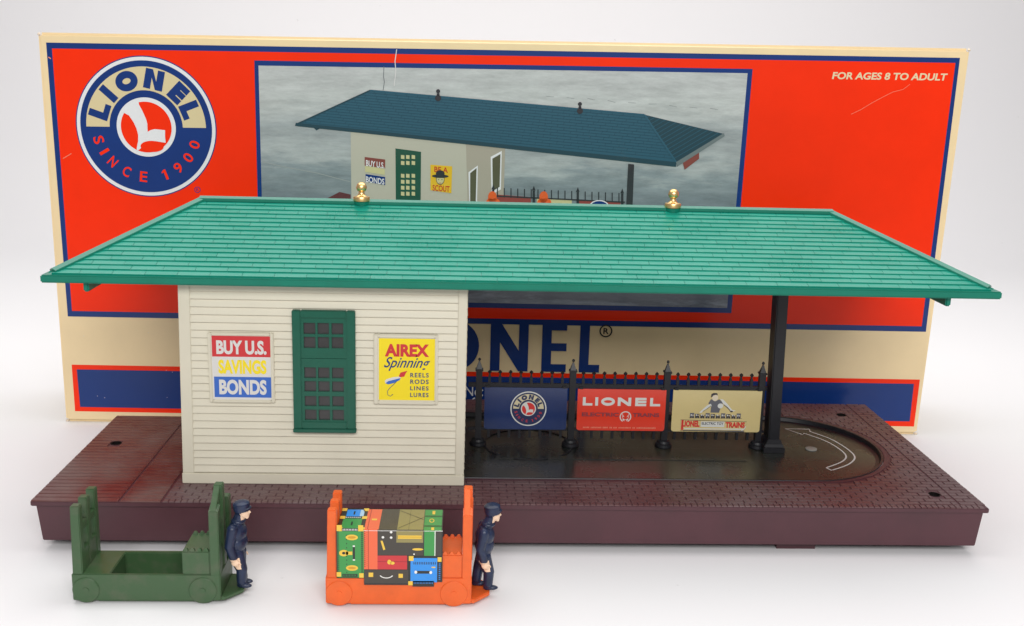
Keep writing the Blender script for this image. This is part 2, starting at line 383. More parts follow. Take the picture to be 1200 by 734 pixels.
    for pts in ([(549, 202), (560, 194), (559, 240), (550, 240)], [(575, 184), (588, 177), (587, 222), (576, 228)]):
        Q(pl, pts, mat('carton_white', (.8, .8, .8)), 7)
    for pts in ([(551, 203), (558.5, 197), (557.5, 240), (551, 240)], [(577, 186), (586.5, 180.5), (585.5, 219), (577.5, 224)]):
        Q(pl, pts, c['door_olive'], 8)  # dark olive doors
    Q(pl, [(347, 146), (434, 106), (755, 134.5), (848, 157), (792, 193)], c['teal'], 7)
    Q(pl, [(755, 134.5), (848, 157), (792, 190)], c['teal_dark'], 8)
    for k in range(1, 15):
        t = k / 15
        a0 = (434 + (347 - 434) * t, 106 + 40 * t); a1 = (755 + 37 * t, 134.5 + 55 * t)
        pl.line([A(*a0), A(*a1)], .028, c['teal_line'], 9)
        nseg = 26
        for j in range(nseg):
            s0 = (j + .5 * (k % 2) + .3) / nseg
            if s0 < 1:
                xx = a0[0] + (a1[0] - a0[0]) * s0; yy = a0[1] + (a1[1] - a0[1]) * s0
                pl.line([A(xx, yy), A(xx + 1.2, yy - 3.2)], .018, c['teal_line'], 9)
        b0 = (755 + 37 * t, 134.5 + 55 * t); b1 = (755 + 93 * t, 134.5 + 22.5 * t)
        pl.line([A(*b0), A(*b1)], .03, c['teal'], 10)
    pl.line([A(755, 134.5), A(792, 190)], .09, c['teal'], 11)
    pl.line([A(434, 106), A(755, 134.5)], .07, c['teal'], 11); pl.line([A(434, 106), A(347, 146)], .07, c['teal_dark'], 10)
    Q(pl, [(347, 144), (792, 190), (792, 195.5), (346, 147.5)], c['teal_dark'], 12)
    Q(pl, [(792, 190), (848, 156), (849, 159.5), (793, 195.5)], mat('printed_eave_grey', (.16, .2, .2), GL), 12)
    Q(pl, [(800, 191), (819, 179), (819, 186), (802, 199)], c['rust'], 11)
    Q(pl, [(367, 149), (376, 150), (371, 153)], c['teal_dark'], 8)
    for fx, fy in ((513.5, 116), (679.5, 131)):
        for dx, dy, rr in ((0, -9, .1), (0, -5, .075), (0, -1, .15)):
            u, v = A(fx + dx, fy + dy); pl.disc(u, v, rr, rr, c['dark'], 13, 14)
    # the printed window, posters, fence
    Q(pl, [(463.5, 174), (493.5, 178), (493, 240), (464, 240)], c['green'], 8)
    for r_, yy in enumerate((184, 191, 206, 213, 220, 227)):
        for xx in (472, 478, 484.5):
            Q(pl, [(xx - 2, yy - 2.3), (xx + 2, yy - 1.9), (xx + 2, yy + 2.5), (xx - 2, yy + 2.1)], c['pane'], 9)
    Q(pl, [(427.5, 184), (451.5, 187), (451.5, 197.5), (427.5, 194)], c['rust'], 9)
    Q(pl, [(428, 194.5), (451, 198), (451, 205), (428, 201.5)], c['pane'], 9)
    Q(pl, [(428.5, 204), (451.5, 207.5), (451.5, 217), (428.5, 213)], P_navy, 9)
    for tx, y0, y1 in (('BUY U.S.', 194.5, 188), ('BONDS', 213.5, 207)):
        a = A(429, y0); b_ = A(450.5, y1)
        pl.text(tx, a[0], a[1], b_[0], b_[1], P_white, 10, .02, rot=lambda x, y, a=a: (x, y - (x - a[0]) * .12))
    Q(pl, [(504.5, 193), (530, 195), (529, 226.5), (504.5, 223)], c['yellow'], 9)
    red2 = mat('printed_crimson', (.55, .04, .02), GL)
    for tx, x0, x1, y0, y1 in (('BE A', 509, 525, 201.5, 195.5), ('SCOUT', 507, 527, 223.5, 217)):
        a = A(x0, y0); b_ = A(x1, y1); pl.text(tx, a[0], a[1], b_[0], b_[1], red2, 10, .02, rot=lambda x, y, a=a: (x, y - (x - a[0]) * .06))
    u, v = A(516, 210); pl.disc(u, v, .19, .27, c['pane'], 10, 20); pl.ring(u, v, .19, .215, c['dark'], 11, 20, ky=1.3)
    u, v = A(516, 206.5); pl.disc(u, v, .42, .09, c['dark'], 11, 20); u, v = A(516, 203.5); pl.disc(u, v, .22, .17, c['dark'], 12, 16)
    for dx in (-2, 2): u, v = A(516 + dx, 210.5); pl.disc(u, v, .03, .02, c['dark'], 12, 8)
    u, v = A(516, 214.5); pl.disc(u, v, .06, .015, red2, 12, 8)
    # fence on the print
    Q(pl, [(736, 192), (743, 192.8), (741, 245), (733.5, 245)], c['dark'], 10)
    Q(pl, [(582, 228), (622, 231), (622, 245), (582, 245)], mat('printed_dull_red', (.30, .06, .05), GL), 9)
    Q(pl, [(629, 232), (670, 234), (670, 245), (629, 245)], c['pane'], 9)
    Q(pl, [(678, 234), (727, 237), (727, 246), (678, 246)], mat('printed_dull_red', (.30, .06, .05), GL), 9)
    for xa in (578, 625.5, 677, 729):
        Q(pl, [(xa - 1.3, 222 + (xa - 578) * .03), (xa + 1.3, 222 + (xa - 578) * .03), (xa + 1.6, 246), (xa - 1.6, 246)], c['dark'], 12)
        u, v = A(xa, 219.5 + (xa - 578) * .03); pl.poly([(u - .09, v - .1), (u + .09, v - .1), (u, v + .14)], c['dark'], 12)
    for k in range(19):
        xa = 583 + k * 7.9; yb = 220 + k * .34
        Q(pl, [(xa - .6, yb), (xa + .6, yb), (xa + .6, 231 + k * .35), (xa - .6, 231 + k * .35)], c['dark'], 11)
    pl.line([A(575, 229.5), A(732, 237)], .07, c['dark'], 12)
    for (ox, oy) in ((577, 231), (637, 231)):
        for dx, dy, r1, r2 in ((0, 0, .22, .3), (3, 6, .26, .2), (-3, 7, .2, .24)): u, v = A(ox + dx, oy + dy); pl.disc(u, v, r1, r2, c['orange'], 13, 14)
    u, v = A(702, 242); pl.disc(u, v, .5, .33, P_white, 13, 24); pl.disc(u, v, .44, .28, P_navy, 14, 24)
    # faint cracks of the printed wall
    pl.line([A(450, 78), A(449.5, 90), A(450.5, 96), A(449, 106)], .03, c['slate'], 6)
    for k in range(9):
        x = 640 + k * 24; pl.line([A(x, 112 + k * 2 + random.uniform(-1, 1)), A(x + 9, 113 + k * 2 + random.uniform(-1.5, 1.5))], .012, c['slate'], 6)
    pl.line([A(308, 190), A(340, 197), A(372, 203), A(410, 213)], .04, mat('printed_pale_edge', (.33, .36, .35), GL), 6)
    pl.build('printed_photograph', root)
carton()

# ================================================================== THE TOY STATION
L_, D_, HB = 38.1, 13.73, 1.793
LID = .237
station = thing('toy_freight_station', 'green roofed toy freight station with cream building and black fence on maroon base', 'toy station', (19.05, 6.86, 0))
OFF = Vector((-19.05, -6.86, 0))
def part(o):                     # geometry is written from the base's front left corner
    o.location = Vector(o.location) + OFF; return o
def sub_empty(name, parent):
    o = bpy.data.objects.new(name, None); COL.objects.link(o); o.parent = parent; o.empty_display_size = .5; return o
# --- oval opening
OX0, OX1, OY, OR = 14.5, 31.8, 7.18, 4.42
def stadium(r, n=28, x0=OX0, x1=OX1):
    pts = [(x1 + r * math.sin(math.pi * k / n), OY - r * math.cos(math.pi * k / n)) for k in range(n + 1)]
    pts += [(x0 - r * math.sin(math.pi * k / n), OY + r * math.cos(math.pi * k / n)) for k in range(n + 1)]
    return pts
def circ(cx, cy, r, n=20): return [(cx + r * math.cos(2 * math.pi * k / n), cy + r * math.sin(2 * math.pi * k / n)) for k in range(n)]
HOLES = [(1.2, 6.6), (36.45, 1.44), (36.18, 11.92), (1.25, 1.2)]
OUT = [(0, 0), (L_, 0), (L_, D_), (5.0, D_), (5.0, 10.46), (0, 10.46)]
# the skirt is a hollow shell: walls only, so the track tray can sink into it
def shell():
    mb = MB(); a = .30; i = .19
    top = [(a * .55, i * .6), (L_ - a * .55, i * .6), (L_ - a * .55, D_ - i), (5.15, D_ - i), (5.15, 10.3), (a * .55, 10.3)]
    bot = [(a, i), (L_ - a, i), (L_ - a, D_ - i - .1), (5.25, D_ - i - .1), (5.25, 10.2), (a, 10.2)]
    t = .14; sg = lambda p, c, : p
    n = 6; cx, cy = 19, 6.5
    inn = lambda P: [(x + (t if x < cx else -t) * (1 if True else 0), y + (t if y < cy else -t)) for x, y in P]
    ti = inn(top); bi = inn(bot)
    vs = [(x, y, HB - LID) for x, y in top] + [(x, y, .04) for x, y in bot] + [(x, y, HB - LID) for x, y in ti] + [(x, y, .04) for x, y in bi]
    fs = []
    for k in range(n):
        j = (k + 1) % n
        fs += [(k, j, n + j, n + k), (2 * n + j, 2 * n + k, 3 * n + k, 3 * n + j), (n + k, n + j, 3 * n + j, 3 * n + k), (j, k, 2 * n + k, 2 * n + j)]
    mb.add(vs, fs, M_brown)
    return mb
platform = part(shell().build('platform', station, bevel=.03))
lid = plate('platform_deck', OUT, [stadium(OR)] + [circ(x, y, .215) for x, y in HOLES[:3]], HB - LID, HB - .030, M_brown, platform, bevel=.03)
# raised collar round the opening, and screw hole collars
def ring_solid(mb, outer, inner, z0, z1, m_):
    n = len(outer); vs = [(x, y, z0) for x, y in outer] + [(x, y, z1) for x, y in outer] + [(x, y, z1) for x, y in inner] + [(x, y, z0) for x, y in inner]
    fs = []
    for k in range(n):
        j = (k + 1) % n; fs += [(k, j, n + j, n + k), (n + k, n + j, 2 * n + j, 2 * n + k), (2 * n + k, 2 * n + j, 3 * n + j, 3 * n + k), (3 * n + k, 3 * n + j, j, k)]
    mb.add(vs, fs, m_)
mb = MB(); ring_solid(mb, stadium(OR + .24), stadium(OR + .004), HB - .06, HB - .008, M_brown); mb.build('rim', platform, bevel=.02)
for (x, y) in HOLES[:3]:
    mb = MB(); ring_solid(mb, circ(x, y, .245), circ(x, y, .21), HB - .3, HB - .01, M_dark); mb.add([(a, b, HB - .14) for a, b in circ(x, y, .212)], [tuple(range(20))], M_dark); mb.build('screw_hole', platform)  # black collar and disc paint in the shade inside the hole
# feet under the skirt
mb = MB()
for x, y in ((3.2, 2), (30.5, 1.2), (3.2, 8.5), (32.5, 12)): mb.box(x - .8, x + .8, y - .6, y + .6, FLOOR + .001, .14, M_brown)
mb.build('foot', platform)
# ---- track tray with a black wall cove, widened to paint in its shadow
def tray():
    zt = HB - .20
    mb = MB(); n = len(stadium(1))
    def loop(r, z): return [(x, y, z) for x, y in stadium(r)]
    loops = [loop(OR - .002, HB - .02), loop(OR - .015, HB + .014), loop(OR - .10, HB + .012), loop(OR - .13, HB - .02), loop(OR - .17, zt + .03), loop(OR - .34, zt), loop(OR - .36, zt), loop(.001, zt)]
    vs = [p for l in loops for p in l]
    for i in range(len(loops) - 1):
        fs = [(i * n + k, i * n + (k + 1) % n, (i + 1) * n + (k + 1) % n, (i + 1) * n + k) for k in range(n)]
        o_ = len(mb.v); used = sorted({v for f in fs for v in f}); mp_ = {v: j for j, v in enumerate(used)}
        mb.add([vs[v] for v in used], [tuple(mp_[v] for v in f) for f in fs], M_iron if i < 5 else M_tray)
    bmo = mb.build('track_tray', platform, smooth=True)
    return bmo, zt
traY, ZT = tray()
mb = MB()      # turntable seam, then a rib shaped for a dark reflected band
def ringz(mb, cx, cy, r0, r1, z0, z1, m_, a0=0, a1=2 * math.pi, n=48):
    out = [(cx + r1 * math.cos(a0 + (a1 - a0) * k / n), cy + r1 * math.sin(a0 + (a1 - a0) * k / n)) for k in range(n)]
    inn = [(cx + r0 * math.cos(a0 + (a1 - a0) * k / n), cy + r0 * math.sin(a0 + (a1 - a0) * k / n)) for k in range(n)]
    ring_solid(mb, out, inn, z0, z1, m_)
ringz(mb, 19.8, 7.5, 2.02, 2.10, ZT - .01, ZT + .035, M_iron)
mb.build('turntable_seam', platform)
mb = MB(); mb.box(18.2, 29.6, 5.55, 5.95, ZT - .01, ZT + .04, M_tray); mb.build('reflection_rib', platform, bevel=.015)  # rib added in place of a reflection on the tray floor
mb = MB(); mb.lathe([(.27, 0), (.27, .05), (.22, .07)], 33.12, 7.25, mat('grey_pivot', (.30, .29, .26), .5), 24, ZT - .01); mb.build('pivot_pin', platform, smooth=True)
pl = Print(lambda x, y: (x, y, ZT + .004), (0, 0, 1), .004)
def spline(P, n=7):
    out = []; Q = [P[0]] + P + [P[-1]]
    for i in range(1, len(Q) - 2):
        for k in range(n):
            t = k / n; p0, p1, p2, p3 = Q[i - 1:i + 3]
            out.append(tuple(.5 * (2 * p1[j] + (p2[j] - p0[j]) * t + (2 * p0[j] - 5 * p1[j] + 4 * p2[j] - p3[j]) * t * t + (3 * p1[j] - p0[j] - 3 * p2[j] + p3[j]) * t ** 3) for j in (0, 1)))
    return out + [P[-1]]
outer = spline([(33.16, 4.52), (34.30, 5.40), (34.90, 6.56), (34.62, 8.50), (33.88, 9.76)])
inner = spline([(33.50, 9.50), (34.26, 8.25), (34.52, 6.67), (34.10, 5.72), (33.03, 4.84)])
pl.line(outer + [(33.95, 10.12), (32.75, 10.15), (33.36, 9.28)] + inner, .075, M_white, 1, closed=True)
pl.build('painted_arrow', platform)

# ---- planks on the left, bricks elsewhere
shared = {}
def small_box(w_, d_, h_, m_, bv=.012):
    key = (round(w_, 3), round(d_, 3), h_, m_.name)
    if key not in shared:
        b = MB(); t = .012
        b.hexa([(0, 0, 0), (w_, 0, 0), (w_, d_, 0), (0, d_, 0)], [(t, t, h_), (w_ - t, t, h_), (w_ - t, d_ - t, h_), (t, d_ - t, h_)], m_)
        shared[key] = b.build('plank' if m_ is M_plank else 'brick', data_only=True)
    return shared[key]
def near_hole(x0, x1, y0, y1):
    for hx, hy in HOLES[:3]:
        if x0 < hx + .24 and x1 > hx - .24 and y0 < hy + .22 and y1 > hy - .22: return (hx, hy)
zb = HB - .05
pit = 10.46 / 29
for r_ in range(29):
    y0 = .02 + r_ * pit; y1 = y0 + pit - .055
    for (xa, xb) in ((.02, 3.36), (3.44, 4.98)):
        if y0 > 10.3: continue
        h = near_hole(xa, xb, y0, y1)
        segs = [(xa, xb)] if not h else [(xa, h[0] - .25), (h[0] + .25, xb)]
        for a, b in segs:
            if b - a < .1: continue
            link('plank', small_box(b - a, y1 - y0, .05, M_plank), platform, (a, y0, zb + random.uniform(-.004, .003)))
mb = MB()
for k in range(58):        # nail heads along the joints
    for x in (3.26, 3.54, 4.90):
        y = .1 + k * pit / 2
        if y < 10.3: mb.box(x - .03, x + .03, y, y + .05, HB - .004, HB + .008, M_plank)
o = mb.build('nail_heads', platform); o['kind'] = 'stuff'
bricks = []
rp = .315; BL = .66
y = .34; row = 0
while y < D_ - .05:
    y1 = min(y + rp - .045, D_ - .01)
    xs = 5.06
    off = (row % 2) * BL / 2; k = 0
    ivs = []
    ya, yb = y, y1; rr = OR + .26
    cl = []
    if yb > OY - rr and ya < OY + rr:
        yy = min(abs(ya - OY), abs(yb - OY)) if not (ya < OY < yb) else 0
        hx = math.sqrt(max(rr * rr - yy * yy, 0)); cl = [(0, OX1 + hx)]
    x = xs - off
    while x < 37.0:
        a, b = max(x, xs), min(x + BL - .032, 36.98)
        x += BL
        for c0, c1 in cl:
            if a < c1: a = c1
        if b - a < .08: continue
        if 5.6 < a and b < 16.6 and 2.1 < ya and yb < 11.6: continue     # under the building
        h = near_hole(a, b, ya, yb)
        if h:
            if b > h[0] + .32: a2 = max(a, h[0] + .25); bricks.append((a2, b, ya, yb))
            if a < h[0] - .32: bricks.append((a, min(b, h[0] - .25), ya, yb))
            continue
        bricks.append((a, b, ya, yb))
    y += rp; row += 1
hx = 5.06
while hx < L_ - .2:      # header course along the front edge
    bricks.append((hx, min(hx + .21, L_ - .02), .015, .29)); hx += .24
y = .34; row = 0
while y < D_ - .1:       # border strip along the right edge
    y1 = min(y + rp - .045, D_ - .01)
    c = 37.04 + (.35 if row % 2 else .70)
    bricks += [(37.06, c - .03, y, y1), (c + .015, L_ - .015, y, y1)]; y += rp; row += 1
bricks = [b for b in bricks if b[1] - b[0] > .06]
camp = cam.location
def showing(b):
    cx, cy = (b[0] + b[1]) / 2, (b[2] + b[3]) / 2
    d = math.hypot(cx - 16.63, cy + 39.13)
    return (b[1] - b[0]) * (b[3] - b[2]) / d ** 3
vis = [b for b in bricks if not (5.2 < b[0] < 18 and b[2] > 2)]
vis.sort(key=showing, reverse=True); first = set(vis[:300])
for b in bricks:
    if b in first: link('brick', small_box(b[1] - b[0], b[3] - b[2], .05, M_brick), platform, (b[0], b[2], zb + random.uniform(-.008, .004)))
mb = MB()
for b in bricks:
    if b not in first:
        z1 = HB + random.uniform(-.008, .004); t = .012
        mb.hexa([(b[0], b[2], zb), (b[1], b[2], zb), (b[1], b[3], zb), (b[0], b[3], zb)], [(b[0] + t, b[2] + t, z1), (b[1] - t, b[2] + t, z1), (b[1] - t, b[3] - t, z1), (b[0] + t, b[3] - t, z1)], M_brick)
o = mb.build('brick_paving', platform); o['kind'] = 'stuff'

# ------------------------------------------------------------------ the building
RZ, RT, RX0, RX1, RY0 = 10.166, .304, .511, 38.117, 1.223
YR, GZ, GX0, GX1 = 6.865, 12.842, 5.399, 32.821
RY1 = 2 * YR - RY0
HX0, HX1, HY0, HY1 = 5.38, 16.80, 1.924, 11.75
def house():
    mb = MB()
    zt = RZ - .02
    mb.hexa([(HX0 + .03, HY0 + .05, HB), (HX1 - .03, HY0 + .05, HB), (HX1 - .03, HY1, HB), (HX0 + .03, HY1, HB)], [(HX0 + .15, HY0 + .05, zt), (HX1 + .01, HY0 + .05, zt), (HX1 + .01, HY1, zt), (HX0 + .15, HY1, zt)], M_wall)
    w_ = part(mb.build('building', station))
    # corner boards (slightly tapered like the wall)
    tl = lambda z: .128 * (z - HB) / (RZ - HB); tr = lambda z: .04 * (z - HB) / (RZ - HB)
    for side in (0, 1):
        mb = MB()
        z0, z1 = 2.24, zt - .005
        if side == 0: xb = (HX0, HX0 + .46); f = tl
        else: xb = (HX1 - .36, HX1); f = tr
        mb.hexa([(xb[0] + f(z0), HY0 - .03, z0), (xb[1] + f(z0), HY0 - .03, z0), (xb[1] + f(z0), HY0 + .6, z0), (xb[0] + f(z0), HY0 + .6, z0)],
                [(xb[0] + f(z1), HY0 - .03, z1), (xb[1] + f(z1), HY0 - .03, z1), (xb[1] + f(z1), HY0 + .6, z1), (xb[0] + f(z1), HY0 + .6, z1)], M_wall)
        mb.build('corner_board', w_, bevel=.025)
    mb = MB(); mb.box(HX0 - .02, HX1 + .02, HY0 - .055, HY0 + .3, HB + .004, 2.24, M_wall); mb.build('base_board', w_, bevel=.025)
    mb = MB(); mb.box(HX0 + .46 + .12, HX1 - .32, HY0 - .02, HY0 + .2, 9.80, zt - .01, M_wall); mb.build('frieze_board', w_, bevel=.015)
    # clapboards, one by one
    n = 24; z0 = 2.26; p_ = (9.79 - z0) / n
    for k in range(n):
        za = z0 + k * p_; zb_ = za + p_
        xa = HX0 + .465 + tl(za); xb = HX1 - .365 + tr(za)
        mb = MB()
        prof = [(HY0 + .06, za), (HY0 - .026, za + .022), (HY0 - .028, za + .045), (HY0 + .040, zb_ - .004), (HY0 + .06, zb_ - .004)]
        vs = [(xa, y, z) for y, z in prof] + [(xb, y, z) for y, z in prof]; m_ = len(prof)
        mb.add(vs, [tuple(range(m_)), tuple(range(m_, 2 * m_))[::-1]] + [(i, (i + 1) % m_, m_ + (i + 1) % m_, m_ + i) for i in range(m_)], M_wall)
        mb.build('siding_board', w_)
    # the other sides: boards joined
    mb = MB()
    for k in range(n + 1):
        za = z0 + k * p_; zb_ = za + p_ - .01
        if zb_ > zt: continue
        for sx, x in ((-1, HX0 + tl(za)), (1, HX1 + tr(za))):
            y0, y1 = HY0 + .61, HY1 - .05; o1, o2 = x + sx * .03, x + sx * .005
            mb.add([(o1, y0, za), (o1, y1, za), (o2, y1, zb_), (o2, y0, zb_), (x - sx * .08, y0, za), (x - sx * .08, y1, za), (x - sx * .08, y1, zb_), (x - sx * .08, y0, zb_)],
                   [(0, 1, 2, 3), (0, 1, 5, 4), (2, 3, 7, 6), (0, 3, 7, 4), (1, 2, 6, 5), (4, 5, 6, 7)], M_wall)
        mb.box(HX0 + .2, HX1 - .2, HY1 - .02, HY1 + .03, za, zb_ - .03, M_wall)
    o = mb.build('side_siding', w_); o['kind'] = 'stuff'
    # doorways on the track side, with dark openings
    return w_
building = house()
def window():
    root = part(sub_empty('window', station))
    X = lambda c: 9.93 + (c - 60) * .00723
    Z = lambda c: 9.13 - (c - 115) * .00794
    yF = HY0 - .20
    # outer casing
    mb = MB()
    def fr(x0, x1, z0, z1, t, ya, yb, tz=None):
        tz = tz or t
        mb.box(x0, x0 + t, ya, yb, z0, z1, M_green); mb.box(x1 - t, x1, ya, yb, z0, z1, M_green)
        mb.box(x0 + t, x1 - t, ya, yb, z0, z0 + tz, M_green); mb.box(x0 + t, x1 - t, ya, yb, z1 - tz, z1, M_green)
    fr(X(60), X(403), Z(730), Z(115), .34, yF, HY0 + .1, .30)
    mb.build('casing', root, bevel=.03)
    mb = MB(); mb.box(X(57), X(406), yF - .07, HY0 + .05, Z(748), Z(730), M_green); mb.build('sill', root, bevel=.02)
    for name, za, zb_, rows in (('upper_sash', Z(360), Z(150), [(178, 236), (250, 308)]), ('lower_sash', Z(700), Z(362), [(408, 464), (480, 535), (558, 612), (630, 686)])):
        mb = MB(); xa, xb = X(105), X(358); y0, y1 = HY0 - .14, HY0 + .02
        cols = [(122, 186), (198, 260), (274, 338)]
        # stiles, rails and muntins as bars between the openings
        xs = [X(c) for pr in cols for c in pr]
        zs = sorted([(Z(b), Z(a)) for a, b in rows])
        mb.box(xa, xs[0], y0, y1, za, zb_, M_green); mb.box(xs[5], xb, y0, y1, za, zb_, M_green)
        prev = za
        for (a, b) in zs: mb.box(xs[0], xs[5], y0 + .001, y1, prev, a, M_green); prev = b
        mb.box(xs[0], xs[5], y0 + .001, y1, prev, zb_, M_green)
        for a, b in ((xs[1], xs[2]), (xs[3], xs[4])):
            mb.box(a, b, y0 + .004, y1 - .002, za, zb_, M_green)
        o = mb.build(name, root)
        for (a, b) in zs:
            for c in cols:
                g = MB(); g.box(X(c[0]) - .02, X(c[1]) + .02, HY0 - .046, HY0 - .03, a - .02, b + .02, M_pane); g.build('pane', root)
    return root
window()
def wall_sign(label, xo0, xo1, zo0, zo1, ixa, ixb, iza, izb, paint):
    y = HY0 - .12
    mb = MB(); t = .0
    mb.box(xo0, ixa, y, HY0 + .05, zo0, zo1, M_wall); mb.box(ixb, xo1, y, HY0 + .05, zo0, zo1, M_wall)
    mb.box(ixa, ixb, y, HY0 + .05, zo0, iza, M_wall); mb.box(ixa, ixb, y, HY0 + .05, izb, zo1, M_wall)
    r = part(mb.build('wall_sign', station, bevel=.035)); r['label'] = label
    g = MB(); g.box(ixa, ixb, HY0 - .065, HY0 + .03, iza, izb, M_white); o = g.build('poster', r)
    p = Print(lambda x, z: (x, HY0 - .0655, z), (0, -1, 0), .003); paint(p); p.build('poster_print', r)
s_red = mat('sign_red', (.58, .030, .035), .4); s_yel = mat('sign_yellow', (.86, .68, .01), .4); s_blu = mat('sign_blue', (.035, .13, .50), .4); s_wh = mat('sign_white', (.66, .65, .62), .4)
def bonds(p):
    X = lambda c: 6.746 + (c - 236) * .00687; Z = lambda c: 8.03 - (c - 312) * .00712
    sl = .0
    p.rect(X(237), Z(432), X(572), Z(312), s_red, 1); p.rect(X(240), Z(680), X(574), Z(432), s_wh, 1); p.rect(X(243), Z(668), X(574), Z(548), s_blu, 2)
    p.text('BUY U.S.', X(262), Z(418), X(549), Z(337), s_wh, 3, .045)
    p.text('SAVINGS', X(270), Z(531), X(546), Z(449), s_yel, 3, .045)
    p.text('BONDS', X(271), Z(652), X(544), Z(564), s_wh, 3, .045)
wall_sign('framed red, white and blue BUY U.S. SAVINGS BONDS poster left of the window', 6.60, 9.18, 5.27, 8.17, 6.74, 9.05, 5.40, 8.04, bonds)
def airex(p):
    X = lambda c: 13.333 + (c - 520) * .00727; Z = lambda c: 8.029 - (c - 252) * .00764
    dk = mat('sign_dark_blue', (.015, .045, .16), .4)
    p.rect(X(520), Z(588), X(828), Z(252), s_yel, 1)
    p.text('AIREX', X(553), Z(350), X(796), Z(282), s_red, 2, .05)
    p.text('Spinning', X(548), Z(428), X(802), Z(352), dk, 2, .012, .45)
    for t, a, b, c0, c1 in (('REELS', 693, 795, 462, 437), ('RODS', 693, 795, 498, 473), ('LINES', 693, 795, 533, 510), ('LURES', 693, 795, 570, 546)):
        p.text(t, X(a), Z(c0), X(b), Z(c1), dk, 2, .028, 0, None, 1.25)
    q = lambda pts: [(X(a), Z(b)) for a, b in pts]
    p.poly(q([(553, 484), (562, 474), (600, 462), (642, 458), (638, 472), (604, 492), (572, 500), (556, 496)]), s_wh, 2)
    p.poly(q([(556, 496), (572, 484), (610, 474), (640, 466), (634, 478), (604, 494), (572, 502)]), s_blu, 3)
    p.poly(q([(630, 455), (640, 436), (678, 426), (668, 440), (660, 458), (636, 462)]), s_red, 4)
    p.line(q([(622, 480), (602, 502), (580, 522), (567, 540), (570, 560), (584, 567), (598, 556), (592, 556)]), .022, dk, 4)
wall_sign('framed yellow AIREX Spinning poster right of the window', 13.13, 15.70, 5.28, 8.205, 13.32, 15.58, 5.45, 8.04, airex)

